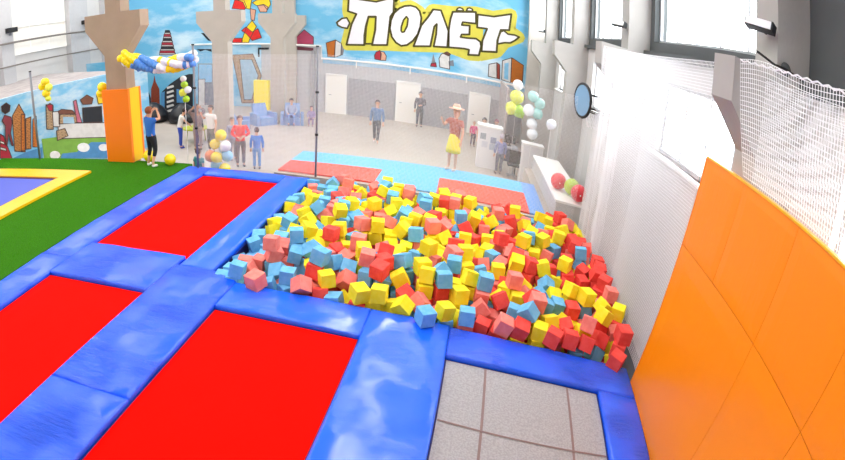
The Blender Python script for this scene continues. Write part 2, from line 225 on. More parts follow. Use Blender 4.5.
CUBES = """-92,5938,120,-646,-203,214,208;-1016,6183,119,637,287,-688,214;-2406,6004,114,-313,621,-563,216;967,6167,109,701,-698,-135,216;-416,6168,60,363,-217,905,207;-1810,6161,75,-861,-252,353,212;-831,6567,320,-813,-571,-58,212;2734,6286,326,542,-493,532,215;-1344,6185,-79,30,622,-23,208;315,6658,148,699,132,-677,215;1201,6163,109,72,-628,-134,214;-1681,6615,343,-62,90,-116,216;-757,6266,122,715,698,1,212;146,6171,122,-261,664,-672,200;-464,6237,-290,-752,79,633,208;1928,6178,126,-553,-512,-462,215;1674,6121,122,-654,130,732,211;447,6157,125,720,-1,-693,204;2284,7132,343,151,-683,-692,216;2634,5964,109,698,-267,648,206;-1521,6398,123,-647,327,585,203;1290,6359,263,-735,-543,124,211;1477,6218,114,40,-21,646,205;-1283,6596,52,483,-129,-683,215;690,6296,-58,-558,-402,-554,203;653,6852,339,30,-679,43,212;62,6649,334,-488,-554,572,204;-1770,6249,-290,-612,143,-13,209;1106,7116,337,39,-690,93,209;-2760,6215,121,534,-420,494,203;-241,7629,342,326,-632,320,206;-544,6692,188,-20,-292,113,217;1732,6226,-291,-280,-702,-295,207;-2475,6810,329,-522,-521,-483,201;2479,6633,351,-336,615,-711,203;-2048,6298,113,516,-472,-483,203;1419,6573,338,-62,743,-666,215;-563,6975,337,545,-79,801,204;430,6921,314,543,-295,591,201;-176,6680,332,-557,-545,-468,201;-1066,6874,329,450,579,-487,208;911,6702,179,263,-187,-940,207;2313,6218,-290,356,-588,485,208;-1760,7524,324,-19,24,623,204;-2280,6213,-291,-503,480,-502,205;1188,7807,319,598,-551,388,216;712,6293,-278,724,-181,620,214;2068,7016,134,-774,630,41,211;-1391,8148,332,-291,613,-684,209;2184,6181,117,643,-178,-740,199;-251,8563,352,-594,371,-369,217;-2141,6937,135,44,101,63,202;183,7235,329,503,455,509,209;2176,6330,327,-147,-971,184,206;2670,6285,-292,57,-714,61,205;2466,6469,68,771,213,584,208;180,6196,-86,703,1,131,210;2044,7253,338,234,610,-457,201;-2128,7511,330,151,88,900,208;-781,6281,-295,-9,-69,-912,199;-268,6914,335,131,-704,178,213;-172,6264,-290,-692,-116,711,207;-3083,6222,-293,-715,-1,-1,202;2792,7488,328,-28,706,28,200;2800,6930,329,441,-601,-590,200;-2033,6222,-90,-670,246,649,201;-732,8259,299,-310,-625,-714,215;1415,7814,336,339,630,-458,212;642,6554,51,666,-653,-179,210;-492,8090,331,-110,11,669,217;2432,6384,-122,783,-541,26,211;1485,6222,-89,523,-483,520,203;2084,8218,334,-681,191,677,207;-2808,6208,-81,-504,514,466,202;1386,8837,336,686,-170,682,216;-2233,7248,326,22,-36,-984,204;-1558,6266,-79,-593,326,-558,209;-1046,6187,-91,-727,-658,98,210;2093,6274,-289,267,615,-110,211;-2306,6224,-61,136,-96,-616,199;-813,6277,-89,-17,692,22,212;1780,9114,325,-689,211,600,208;1631,7831,335,-64,-187,47,213;958,8688,337,571,-327,624,204;-1854,8518,348,-582,-125,225,203;455,6186,-79,537,-511,500,204;-1400,6207,-289,-146,696,80,210;-2748,6203,-288,-627,-562,-351,211;-2455,6868,124,291,-940,16,210;1442,6282,-292,-524,498,482,203;903,6232,-88,559,-571,291,214;-3016,6254,-92,-702,1,-709,199;907,7766,135,7,-30,-672,210;2755,7849,337,-578,-284,-680,208;-217,6371,57,372,371,-812,208;-3044,7565,-90,-551,257,-341,205;-1379,9231,327,687,254,306,202;-1129,8151,340,-51,694,58,204;-1169,6188,-294,798,-579,124,201;427,6259,-287,-703,56,704,213;336,7775,325,430,531,-417,207;29,6726,127,624,-376,604,210;147,7569,340,-580,283,727,210;-186,6643,129,582,-431,554,205;-1014,6700,122,-708,68,-86,202;2091,6238,-82,-675,721,44,200;-1562,6932,125,-323,-593,736,213;-2286,6571,-2,-632,-667,-378,212;-2007,6248,-292,-29,-706,-31,204;-2675,8249,130,-289,565,562,207;1656,6458,137,613,758,-29,215;1182,6206,-95,548,567,-436,205;1832,7060,119,-397,-536,531,203;2668,8114,337,-624,-122,766,212;-1748,6570,129,708,-702,1,211;-1900,6984,232,844,-183,243,215;-1316,6795,133,-258,-573,438,211;-1293,7352,338,-513,490,-504,215;-420,6478,69,823,-195,-321,203;-599,6335,-86,-83,604,-68,207;2147,9477,338,12,734,-34,214;1187,6951,119,-3,11,714,206;471,9445,332,12,213,-651,203;2511,8920,336,401,-535,547,206;-808,6827,330,243,-692,231,202;392,10402,329,-519,850,0,206;219,9374,334,-54,712,-691,205;2539,6977,323,-465,-458,-228,199;958,10041,332,-702,-24,-706,217;1116,6340,-293,196,-969,124,203;2430,8127,125,433,631,-350,200;-2707,6934,-90,723,-66,687,202;2531,8575,131,367,-703,177,211;-2517,6205,-169,-312,323,-608,201;1684,7482,205,185,-466,-85,206;1888,6425,148,185,160,-965,199;-19,8347,255,550,749,36,214;-1759,9019,334,-200,719,255,203;636,6798,132,89,-681,-25,200;-1022,8631,225,427,281,66,206;-467,9609,344,477,-529,-515,215;156,6256,-292,-665,498,357,203;-1687,7741,329,-8,-69,-17,204;-844,7182,337,-210,-134,-678,213;1797,7287,143,517,677,-375,212;1118,6506,136,-74,-996,23,209;-2362,8861,211,-427,730,527,206;2045,9223,138,-639,299,641,214;-1166,7120,316,-984,-173,4,205;-1145,8180,131,-624,58,-778,209;78,10135,328,521,480,-519,209;820,8263,133,0,0,-353,204;-587,8784,324,-651,115,749,204;-863,10183,336,-569,484,-440,207;1228,9982,250,551,-62,831,208;2437,9165,340,-342,579,455,214;-129,10116,316,526,421,562,202;-2424,7201,114,141,157,-662,206;823,9673,255,410,30,901,209;336,9136,213,511,-224,201,216;2368,10726,340,685,165,-691,212;1735,6279,-83,-174,631,-732,206;-798,8851,347,-818,100,-563,207;-65,8874,249,185,819,-80,216;1333,10377,347,750,659,37,217;316,8327,322,464,-547,-441,205;1544,10135,166,-771,491,371,214;1875,8901,129,-190,-971,110,200;-2710,9839,19,-296,-575,-181,206;-2307,8106,245,742,589,223,199;-998,9416,337,703,96,-697,201;-2951,8189,-77,-419,-543,716,200;2519,10525,289,-275,133,212,213;862,6592,-79,487,-542,401,209;-1035,9143,252,391,82,-461,199;-2045,8480,124,525,330,275,199;1612,8768,138,100,993,3,215;1626,6935,128,398,555,-542,210;-1425,7111,133,-169,-975,-75,202;-1607,7300,138,-693,-214,-579,207;2428,9439,333,170,21,213,212;968,8037,124,-193,-771,576,215;-2548,8742,117,509,-300,776,200;2790,8657,334,0,0,9,215;397,7594,124,-624,-116,-767,211;2004,11083,136,-550,-566,-352,214;-1122,9781,328,-641,24,25,207;685,8016,67,-893,-63,-130,206;-1356,10066,336,-217,23,-674,202;689,9462,126,-564,512,447,210;484,8874,126,319,-627,322,199;-937,8228,136,100,-13,810,212;-2037,7002,-73,474,501,457,214;-351,10200,306,39,-647,-10,206;-3064,7827,-76,-640,-123,56,212;2714,6238,115,146,692,691,208;2741,6624,133,-395,443,-537,205;1418,7815,121,659,374,-585,216;2169,8170,128,-550,431,445,216;1,6999,271,95,-838,384,206;-2222,10878,127,421,478,-571,208;-514,9969,334,868,-485,-84,216;747,8966,131,724,687,1,217;2305,7165,129,-340,-614,-556,213;1020,7137,128,640,341,-559,208;739,8547,111,647,-226,725,204;-683,7674,131,-618,-3,-770,212;-1514,8385,308,601,-487,626,206;2491,6717,143,47,-105,-992,211;-2202,8867,78,-124,366,-58,203;1185,8042,323,51,-635,-139,213;175,8036,300,-661,-343,436,211;-2153,10200,134,666,-155,-723,216;-1928,7282,180,-245,354,894,214;1407,6828,238,771,364,14,217;-3067,9463,-84,964,198,-43,211;-2763,6599,-73,182,725,-647,208;-2568,10897,70,705,-587,-281,213;-511,6959,130,-2,-11,-944,208;-156,7600,131,-643,-432,-504,216;-1750,8526,139,-110,-993,16,216;-629,7904,123,49,-653,-24,201;426,6911,114,519,-491,517,200;2356,10137,262,-182,522,-28,213;-3024,8514,-76,340,932,-19,214;-3093,9736,-80,23,-712,-40,214;-1278,6454,-180,224,-423,850,210;-427,7663,110,359,-597,-524,208;2150,6393,125,534,-479,497,205;1865,7860,122,-165,-4,-568,203;2189,10878,132,150,712,-113,213;-556,6688,-79,545,-454,573,200;618,7609,115,390,-489,671,200;-1045,6407,-287,700,123,52,214;906,8753,132,554,-397,-439,204;-1618,10819,134,782,-267,-314,211;-2395,11123,128,87,722,674,207;-260,9080,326,143,641,-166,211;1132,8477,135,213,-124,671,216;-2536,7393,135,494,539,521,216;1505,9044,341,675,-728,114,212;1135,9761,117,248,713,-232,201;1857,8286,128,774,-631,13,206;1558,7157,164,184,-899,43,217;-2372,9438,133,-664,-747,23,210;-547,9026,325,722,438,-505,203;-337,8858,313,-418,556,500,212;-3065,10070,-93,479,456,-431,217;-1348,10333,338,743,397,-469,204;-1860,10547,41,-363,-59,-928,215;2765,8356,329,-743,96,-660,216;2015,6523,-288,-502,-428,581,212;-718,8556,308,738,65,662,205;-2201,9776,135,55,-19,880,212;-2904,6809,-82,-733,-95,-670,205;-787,6633,113,-87,783,137,201;171,10619,332,-381,-597,498,217;-873,7947,96,-136,917,-370,212;-3078,11159,-87,-600,-480,-511,207;1556,9275,339,-363,703,-422,212;2681,7824,128,-131,-692,-140,210;352,6403,-72,25,216,859,210;84,10161,120,40,42,-996,208;2692,6617,-74,-513,-558,-594,213;-851,9963,129,602,520,-548,216;-1865,8780,342,461,619,487,212;2718,6250,-89,354,440,-411,200;-2251,7006,-79,-20,-6,999,203;-46,6187,-80,-78,-783,50,214;-1470,7457,139,844,-534,12,208;-1788,6392,-79,-784,213,65,212;596,8328,65,666,89,663,203;-1085,10374,330,681,33,37,216;-348,6460,-290,12,35,-878,209;-1232,9033,121,49,-703,75,214;2775,9508,213,243,540,244,217;-173,9885,123,-65,994,75,206;-2767,10805,-78,25,-679,-10,207;218,6894,135,498,483,-527,212;-2971,10775,-79,-681,-130,-709,204;-2387,9955,117,175,-717,248,210;-3054,10497,-133,-519,665,-183,209;-2710,8881,51,384,137,-779,199;-1117,10022,341,13,3,-814,200;-74,7796,124,-385,639,-482,209;-1543,10183,124,-634,119,718,205;-2202,7211,123,-45,-618,-99,202;-2176,8153,81,-449,186,467,214;-1895,10121,54,244,284,-601,211;1313,11061,133,-314,-934,-5,215;2524,8893,133,316,-507,-590,202;-2132,9092,119,529,-450,486,205;1923,10469,63,251,94,-134,213;-144,10386,331,-998,-29,30,213;-1451,7889,130,-96,-32,931,212;-2399,10177,122,-706,-25,-705,212;2780,10330,145,637,-721,-248,206;-1494,9021,122,-760,150,630,209;2355,9466,124,-52,722,-92,208;-856,10411,332,692,94,-709,200"""
MORE_CUBES = """1018,9588,112,-986,123,-11,202;1342,7590,63,-115,-507,40,206;2680,9261,241,-621,639,273,204;-939,7703,108,-838,-131,526,214;1041,7395,112,467,-822,271,202;1201,9055,130,-408,600,399,209;157,9099,100,-496,-286,-265,207;-1354,10629,345,-8,717,62,217;1338,7267,57,837,-397,-338,217;637,10335,94,-644,468,-603,209;-240,8300,137,-257,775,-2,206;-2475,7980,72,-276,-182,-773,199;429,7853,115,-641,-356,-646,208;-2470,6886,-84,483,-523,533,207;2118,10323,118,364,-581,440,210;-409,8096,114,-519,-523,-429,217;87,10368,331,-536,-445,-550,206;1291,10044,39,395,-593,622,207;-2004,7689,130,-601,284,-270,212;2060,7264,134,-748,29,145,207;186,7290,119,2,-4,641,211;1803,9370,337,-131,0,-67,212;-2968,6474,-74,-520,-510,-490,207;-2779,10351,-79,536,-382,543,214;2121,7942,67,208,-616,750,215;-1835,6814,68,-649,-230,-42,209;2764,10708,114,235,143,-276,200;-162,10664,321,-790,609,-40,200;2258,8882,136,510,492,-488,211;448,9485,128,700,-98,-102,205;911,6912,82,-640,-641,376,217;1883,6671,61,376,724,99,210;-3052,7024,-175,-213,875,421,205;1715,9120,114,431,543,-430,207;-1528,9484,137,47,43,477,215;572,10597,123,491,-273,741,202;-2103,9374,121,-614,-348,329,210;2421,9204,130,193,-699,153,206;-208,6887,123,-830,-557,3,201;-1522,6626,-82,-892,-437,1,203;-1426,6913,-82,614,-777,-103,207;503,8593,26,-44,635,681,199;-3078,8883,-160,-392,529,-356,202;-1384,8116,124,563,455,-578,206;331,10181,127,517,514,-581,200;-1604,8251,39,-214,-884,1,212;2793,10081,115,563,475,-463,206;-2831,9806,-175,-109,-896,267,217;2174,9119,-76,-561,-400,-604,209;304,6666,-67,477,516,-453,217;2701,8119,125,-121,587,-43,213;729,10896,-11,-246,-70,955,208;-1351,10025,128,-517,-601,389,215;1585,10422,138,63,-25,-181,206;882,7569,-77,177,-724,-639,217;-782,7458,128,-581,-25,811,217;-1719,7124,115,-367,-930,-9,199;-1108,6922,123,155,-653,57,204;981,10455,254,811,3,251,205;1107,6891,-89,460,-575,436,209;-2144,11130,-77,-248,-643,704,207;723,6816,-74,-484,-563,-450,213;969,9382,114,-107,62,973,208;1655,7851,125,379,438,564,208;1140,8709,123,74,-816,-57,210;1022,10027,123,-548,-521,-455,201;2148,10052,122,598,-362,610,211;-76,8039,135,146,153,970,216;2354,10707,128,471,-526,-626,212;614,9693,112,770,-145,619,206;-453,6916,-83,690,-157,571,216;1779,11082,-71,-51,643,763,215;-839,10430,124,638,340,-580,215;186,9386,125,545,-363,-367,209;-2699,8169,-84,-636,-363,-506,202;-739,9175,274,460,-319,-799,203;847,7276,-78,-640,196,-133,207;87,6732,-86,-301,-952,37,215;-2369,9104,131,521,-422,710,202;396,8148,123,-577,-402,-598,209;2767,6858,125,447,544,-480,208;2217,11134,127,-803,5,-587,202;450,6892,-90,545,-378,651,208;1383,8628,118,502,529,-533,199;-121,10104,113,5,73,-182,204;-2831,9368,-80,-20,-966,251,201;558,6509,-186,-306,365,-874,212;-2694,7149,-89,2,-17,792,202;2551,7241,181,869,256,373,200;2680,9122,86,424,227,-641,211;-1732,10979,-32,640,389,639,209;1321,10329,130,-650,-177,31,217;-1691,7769,124,238,-133,147,208;-3003,7262,-287,-621,780,12,213;234,8608,142,662,-737,-90,212;-1142,9795,124,389,399,400,200;2264,8859,-76,-428,-570,-405,213;-1668,9296,85,330,-539,-593,201;2103,6880,-77,-376,-543,629,206;-212,8557,140,-471,291,586,207;-175,6614,-77,-242,634,277,208;-1415,9258,127,731,-165,-139,201;1450,10755,130,160,-569,271,203;-1213,9551,34,-752,-418,483,200;-718,8521,106,-536,-441,554,199;159,8832,129,665,81,717,203;2311,6933,-73,408,565,-423,212;-719,6934,-75,-291,522,-542,208;-2065,9600,131,-167,626,-723,201;12,8589,146,352,-588,449,216;761,9906,124,467,409,-671,205;2460,6646,-286,305,-579,-665,216;-57,9272,165,431,-783,-80,208;2729,6607,-289,-396,437,-619,210;731,9214,53,32,-850,106,200;889,10493,10,-228,460,856,210;-1765,9571,111,160,16,424,204;2741,7480,126,-616,-88,-765,205;1499,9599,147,92,-44,987,207;-2807,8411,-73,-659,-352,280,213;-2138,10865,-78,-29,163,983,203;-3009,7495,-293,-423,-612,493,202;-1803,8776,134,-504,-493,-563,211;-1777,7525,123,-6,-6,809,199;338,6609,-285,244,961,121,217;-1402,9726,131,-397,571,417,215;-2168,6462,-176,831,323,-97,206;1179,7834,111,415,551,-533,201;-1306,7325,110,680,-333,591,202;2033,6450,-79,-143,521,324,205;148,10372,124,-415,-612,-515,209;1400,6558,-87,-719,-46,-684,210;-1114,8227,-79,-670,-38,738,215;-438,9985,120,22,-687,19,204;-893,9706,139,-109,-657,745,217;-268,8810,71,-804,400,350,199;1468,9072,133,-60,712,-44,204;132,7530,127,-493,-535,-457,216;1994,9229,-75,-19,-10,-185,212;-2541,6459,-292,-605,-382,370,205;2497,8891,-74,661,4,-733,212;-1715,10316,-77,-456,-528,-632,200;1389,6609,124,484,450,-511,213;-772,8352,-77,-977,196,70,209;-2403,8841,-75,-554,454,512,214;-1048,6699,-87,470,-537,549,215;-1764,6619,-79,769,-609,166,207;-2727,7395,-78,575,441,-568,216;-2213,11378,-119,306,507,-781,214;814,7842,-78,-315,-428,-371,212;-2795,8665,-72,-665,219,679,215;359,10431,120,-9,-737,-6,214;-2453,7147,-90,360,-623,-620,203;-2644,10075,-81,-949,-301,-56,216;-832,10192,127,-2,27,698,202;-1298,8796,73,-600,57,351,201;-329,7133,-73,-711,144,685,210;1933,10778,-15,-451,161,-701,204;-2825,6612,-285,-784,619,11,217;2048,9480,132,-470,-508,-354,207;-510,8322,129,-163,-4,736,217;841,6563,-289,186,673,-121,210;-788,6895,-287,299,627,-332,215;547,9951,135,675,486,-505,215;2514,6969,111,-317,699,451,216;-861,9010,135,60,-56,-315,210;1953,9866,97,-711,155,-493,208;-3072,6494,-286,-479,-543,480,216;-1906,9242,232,8,-633,531,205;-1146,7135,114,-940,-312,-78,200;1103,7188,-81,-712,135,-687,214;2756,8701,119,688,-155,691,215;-1626,9879,-1,340,-468,283,212;31,6453,-121,510,-829,-216,199;-776,6990,131,69,27,554,203;2123,8522,-165,293,-456,765,202;-2186,7491,123,479,514,224,207;-2698,7928,-86,12,-91,633,202;-457,8601,40,-569,-636,-113,213;1501,10185,-86,-676,-151,-29,207;-361,10219,103,9,-689,-717,199;-1585,10495,36,271,-509,-244,216;63,9652,32,-136,-174,-778,211;-1660,6913,-89,-516,469,681,203;-2704,9165,-288,329,610,-364,212;-346,7877,47,172,-328,198,208;-807,8753,135,-7,-541,93,217;-1422,6682,-289,536,-543,-520,209;-532,8906,116,92,37,-112,213;778,9470,-80,149,712,663,205;2336,9871,56,523,-289,402,204;877,10442,-295,555,-368,545,199;-1087,10353,121,-494,-691,-360,201;-2387,10633,-10,579,220,781,203;1433,9793,-38,-69,703,529,200;795,10114,11,-450,241,-755,201;2596,10544,34,312,-630,510,203;1170,10576,56,26,884,-102,215;-2607,10561,-149,-515,-20,224,215;1047,10262,121,681,-378,463,212;1522,8280,136,170,-744,76,208;423,10805,128,-395,704,-459,214;1554,7459,27,-338,83,928,211;2770,11202,98,185,-661,716,203;-2104,10561,-82,-138,821,-520,211;-1994,8858,-45,323,-638,559,209;-659,10620,-79,151,-692,-697,206;907,10982,-131,-168,-468,-762,208;-148,10332,118,38,-789,-604,213;1365,8842,122,-2,-1,-767,211;-1866,11136,-136,-864,293,405,206;735,11198,-81,-594,411,534,212;-3066,9469,-292,-471,-575,-457,204;1695,7902,-83,517,411,-517,209;-1735,9009,131,677,19,-734,203;-785,10383,-84,-605,-463,-563,203;-2391,11078,-79,601,-498,-522,210;-1105,7189,-293,-673,737,-31,201;1030,10008,-86,74,989,-91,217;663,7045,-18,719,540,-191,211;1450,7800,-90,-432,640,509,206;699,9238,-223,871,32,-428,210;-1921,10815,-79,117,112,770,202;686,9853,-81,520,-484,-484,202;-2190,7266,-79,-596,401,525,201;2029,11033,-78,-45,-691,-77,213;-148,6628,-288,518,-511,-412,213;-2983,9232,-286,688,206,-652,215;-2001,6570,-256,276,-941,74,211;-815,6575,-293,6,119,962,203;-96,11124,-287,120,627,-32,214;-796,7227,-289,-455,-524,-456,209;-2635,10042,-292,-669,425,525,204;-2661,6968,-292,537,490,-509,203;-2700,8711,-286,819,543,-172,215;-3004,8191,-286,537,582,469,217;-1496,7518,-286,-43,-724,19,215;833,7304,-288,-576,-471,468,213;-1146,6914,-292,-744,-52,-660,205;1126,7175,-292,207,-973,90,205;-1040,9384,-289,972,233,-6,209;1359,6593,-293,575,-384,-198,202;-3035,10289,-289,-705,34,-49,210;-1405,6927,-291,-450,586,-515,207;-2081,6933,-287,90,-702,87,214;-1732,6652,-289,714,130,-681,210;2073,9124,-287,106,672,-117,213;132,7905,-84,-481,-643,-223,207;2697,8124,-88,570,415,417,212;2147,9393,-80,-288,-797,495,209;365,7567,-80,13,16,272,202;136,6959,-77,-476,-456,-655,211;164,9887,-79,480,-559,408,207;1811,9040,-90,-653,-276,-638,204;-515,9486,-77,666,-263,677,203;-1631,10743,-79,-665,-189,354,214;-1348,8125,-79,-979,-161,116,203;-128,10622,-87,-650,110,737,206;-1116,6916,-83,-690,-89,148,211;-516,6661,-287,671,-205,-193,215;-2013,10317,-82,-695,-79,-712,205;2752,8381,-87,13,112,-883,212;-2073,8509,-80,-489,-261,-806,211;-2446,7901,-138,37,-357,886,203;2191,8807,-291,444,559,549,207;2271,9852,-209,902,-132,222,215;2371,8116,-80,-996,30,-47,212;1231,9814,-174,695,-194,-445,206;-791,6548,-89,-592,580,261,204;-780,10128,-79,442,-679,-542,217;1501,7136,-87,429,727,-224,200;1121,8843,-82,560,511,-519,206;1666,10690,-92,-504,-393,-640,200;1423,6894,-81,46,692,-104,217;1790,8775,-71,-244,557,-766,213;2465,6719,-69,470,-629,247,216;-2582,9051,-93,-653,-167,736,209;-2122,7544,-83,686,-36,-726,204;1917,7904,-89,-62,43,-625,204;832,8222,-75,-10,3,-710,211;-2323,8619,-84,690,-723,0,207;550,10099,-76,-46,-36,-74,214;-153,10114,-90,-983,91,97,203;-2595,9403,-146,221,125,142,203;1639,6904,-86,529,471,-531,201;115,10090,-87,-510,500,-466,205;-2456,7631,-76,-749,175,110,204;-2496,10272,-89,-473,526,419,205;2765,7120,132,434,-623,328,202;149,10610,123,-80,-789,-597,201;-2506,9676,-77,-698,-93,-3,215;392,9723,122,-751,63,654,212;1877,6884,-79,70,-740,109,202;2335,7898,-2,-787,-592,119,206;-1303,10400,129,43,-999,2,213;2786,9724,121,316,67,-110,205;2566,10108,128,478,-576,419,205;-1548,8783,143,574,-792,153,209;-769,10830,-79,-819,-93,95,215;2796,8344,120,-584,515,-333,203;-1006,9385,133,-169,-606,-151,206;-2197,6728,-118,-814,-454,-279,206;-1094,10069,139,667,220,-632,204;1674,8099,135,38,-641,183,215;-2818,7659,-158,847,5,-55,207;520,9206,-46,19,566,68,207;178,7969,106,-286,697,110,199;2315,8599,-95,-797,537,28,210;-502,9535,131,378,-608,584,213;-525,9126,121,638,-181,746,202;2359,10380,122,625,433,297,203;-466,9766,130,8,-996,-20,212;1225,8063,104,390,-678,319,199;-1063,7426,51,293,430,849,208;994,9123,131,-554,-306,586,213;1087,10875,-27,-616,706,-181,200;-355,7105,143,-609,357,619,206;652,8820,-84,232,13,-193,200;-1039,6469,-24,84,244,662,201;1374,9583,-75,833,551,-33,210;662,7355,74,203,517,-765,210"""
LAMP = 110
WORLD = 8.0
EXPO = 0.2
# ------------------------------------------------------------------ setting
def struct(name, bm, m, parent=None, **k):
    o = obj(name, bm, m, parent, **k)
    if parent is None: o['kind'] = 'structure'
    return o
XL, XR, YB, YF, ZT = -19.0, 4.0, 27.0, -7.0, 9.0
struct('floor', bx(XL-.3, XR+.3, YF-.3, YB+.3, HALL-.2, HALL), M_floor)
struct('ceiling', bx(XL-.3, XR+.3, YF-.3, YB+.3, ZT, ZT+.2), M_ceil)
struct('wall_back', bx(XL-.3, XR+.3, YB, YB+.3, HALL, ZT), M_wallg)
struct('wall_front', bx(XL-.3, XR+.3, YF-.3, YF, HALL, ZT), M_wall)
struct('wall_left', bx(XL-.3, XL, YF, YB, HALL, ZT), M_wall)

# right wall: solid pieces around the window openings, in two colours (white below the ledge, dark grey above)
bays = [(-6.55, -1.1), (-.6, 4.9), (5.95, 10.86), (11.9, 16.85), (17.9, 22.8), (23.9, 26.6)]
LOW = {1: (-.2, 4.2), 2: (6.0, 10.12), 3: (12.0, 16.3), 4: (18.0, 22.3)}
UP = {2: (5.95, 10.86), 3: (11.9, 16.85), 4: (17.9, 22.8), 5: (23.9, 26.6)}
ZL0, ZL1, ZU0, ZU1, ZLED = 2.38, 3.78, 4.53, 7.6, 4.3
bm = nb(); bu = nb()
def strips(b, z0, z1, h0, h1, holes):
    y = YF
    add_box(b, XR, XR+.3, YF, YB, z0, h0); add_box(b, XR, XR+.3, YF, YB, h1, z1)
    for a, c in sorted(holes.values()):
        add_box(b, XR, XR+.3, y, a, h0, h1); y = c
    add_box(b, XR, XR+.3, y, YB, h0, h1)
strips(bm, HALL, ZLED, ZL0, ZL1, LOW); strips(bu, ZLED, ZT, ZU0, ZU1, UP)
struct('wall_right', bm, M_wall)
struct('trim_1', bu, M_walld)['label'] = 'dark grey upper band of the window wall'
M_glass = bpy.data.materials.new('window_glass'); M_glass.use_nodes = True
nt = M_glass.node_tree; nt.nodes.clear()
o_ = nt.nodes.new('ShaderNodeOutputMaterial'); t_ = nt.nodes.new('ShaderNodeBsdfTransparent'); g_ = nt.nodes.new('ShaderNodeBsdfGlossy'); x_ = nt.nodes.new('ShaderNodeMixShader')
g_.inputs['Roughness'].default_value = .08; x_.inputs[0].default_value = .06
nt.links.new(t_.outputs[0], x_.inputs[1]); nt.links.new(g_.outputs[0], x_.inputs[2]); nt.links.new(x_.outputs[0], o_.inputs[0])
wn = 0
for holes, z0, z1 in ((LOW, ZL0, ZL1), (UP, ZU0, ZU1)):
    for k in sorted(holes):
        a, c = holes[k]; wn += 1
        e = bpy.data.objects.new('window_%d' % wn, None); link(e); e['kind'] = 'structure'; e.location = (XR+.15, (a+c)/2, z0)
        b = nb(); L = (c-a)/2; h = z1-z0
        for y0, y1, q0, q1 in ((-L, L, 0, .07), (-L, L, h-.07, h), (-L, -L+.07, .07, h-.07), (L-.07, L, .07, h-.07)): add_box(b, -.03, .03, y0, y1, q0, q1)
        n = max(1, round((c-a)/1.0))
        for i in range(1, n): add_box(b, -.02, .02, -L+2*L*i/n-.02, -L+2*L*i/n+.02, .07, h-.07)
        fr = obj('window_frame', b, M_frame, e); fr['kind'] = 'structure'
        pn = obj('window_pane', bx(-.004, .004, -L+.07, L-.07, .07, h-.07), M_glass, e); pn['kind'] = 'structure'
        if holes is LOW:
            sl = obj('window_sill', bx(-.30, -.03, -L-.05, L+.05, -.05, 0), M_white, e); sl['kind'] = 'structure'
# ledge under the upper windows
struct('trim_2', bx(3.85, 4.0, YF, YB, 4.2, 4.3), M_walld)

# columns of the window wall, each with a bracket that leans into the hall
for i, yc in enumerate((-.59, 5.39, 11.37, 17.35, 23.33)):
    b = nb()
    prism_xz(b, [(4.0, HALL), (3.33, HALL), (3.33, 3.24), (2.88, 3.72), (2.88, 4.2), (3.48, 4.2), (3.48, ZT), (4.0, ZT)], yc-.26, yc+.26)
    c = obj('concrete_column', b, M_wcol, bevel=.012)
    tag(c, ['pale concrete wall column nearest the camera, behind the orange padded wall', 'bracketed wall column rising from behind the orange padded wall',
            'bracketed wall column at the far end of the white side net', 'bracketed wall column just beyond the basketball backboard', 'last bracketed wall column beside the mural wall'][i], 'column', 'wall columns with brackets')
# free-standing columns of the left row
for i, yc in enumerate((11.65, 17.65, 23.6)):
    b = nb(); x0, x1 = (-8.66, -8.03) if i == 0 else (-8.52, -7.92)
    prism_xz(b, [(x0, HALL), (x1, HALL), (x1, 2.92), (x1+.52, 3.66), (x1+.52, 4.1), (x1-.05, 4.1), (x1-.05, ZT), (x0+.1, ZT), (x0+.1, 4.1), (x0-.58, 4.1), (x0-.58, 3.66), (x0, 2.92)], yc-.2, yc+.2)
    c = obj('concrete_column', b, M_concd if i == 0 else M_column, bevel=.01)
    tag(c, ['tan concrete column with flared head above the orange padding', 'tall grey column with white side standing behind the corner net post', 'farthest free-standing grey column with flared head'][i], 'column', 'free-standing hall columns')
# pilaster on the back wall
struct('trim_3', prism_xz(nb(), [(-9.0, HALL), (-8.4, HALL), (-8.4, 2.92), (-7.9, 3.6), (-7.9, 4.1), (-8.45, 4.1), (-8.45, ZT), (-9.0, ZT)], 26.72, 27.0), M_column)
struct('trim_4', bx(3.15, 4.0, 26.6, 27.0, HALL, ZT), M_conc)

# left wall: pilasters, panels and pipes
for i, (a, c) in enumerate(((11.8, 12.6), (17.0, 17.8), (21.9, 23.4), (24.9, 25.7))):
    struct('trim_%d' % (5+i), bx(XL, XL+.35, a, c, HALL, ZT), M_wallg)
M_lpan = mat('translucent_wall_panel', '#eeeae2', rough=.5, noise=.05, nscale=1.0)
for i, (a, c) in enumerate(((12.65, 16.95), (17.85, 21.85))):
    e = bpy.data.objects.new('window_%d' % (wn+1+i), None); link(e); e['kind'] = 'structure'; e.location = (XL, a, 3.2)
    obj('window_pane', bx(.02, .05, 0, c-a, 0, 4.2), M_lpan, e)['kind'] = 'structure'
    b = nb()
    for q in (0, 1.4, 2.8, 4.16): add_box(b, .05, .09, 0, c-a, q, q+.04)
    for q in (0, (c-a)/3, 2*(c-a)/3, c-a-.04): add_box(b, .05, .09, q, q+.04, 0, 4.2)
    obj('window_frame', b, M_white, e)['kind'] = 'structure'
p = obj('wall_pipe', tube([(XL+.45, 11.5, 3.88), (XL+.45, 25.6, 3.88)], .05), M_pipe); tag(p, 'long brown pipe along the left wall at window height', 'pipe')
p = obj('wall_pipe', tube([(XL+.45, 15.5, 2.75), (XL+.45, 25.6, 2.75)], .035), M_pipe); tag(p, 'thin lower pipe along the left wall above the low grey roof', 'pipe')
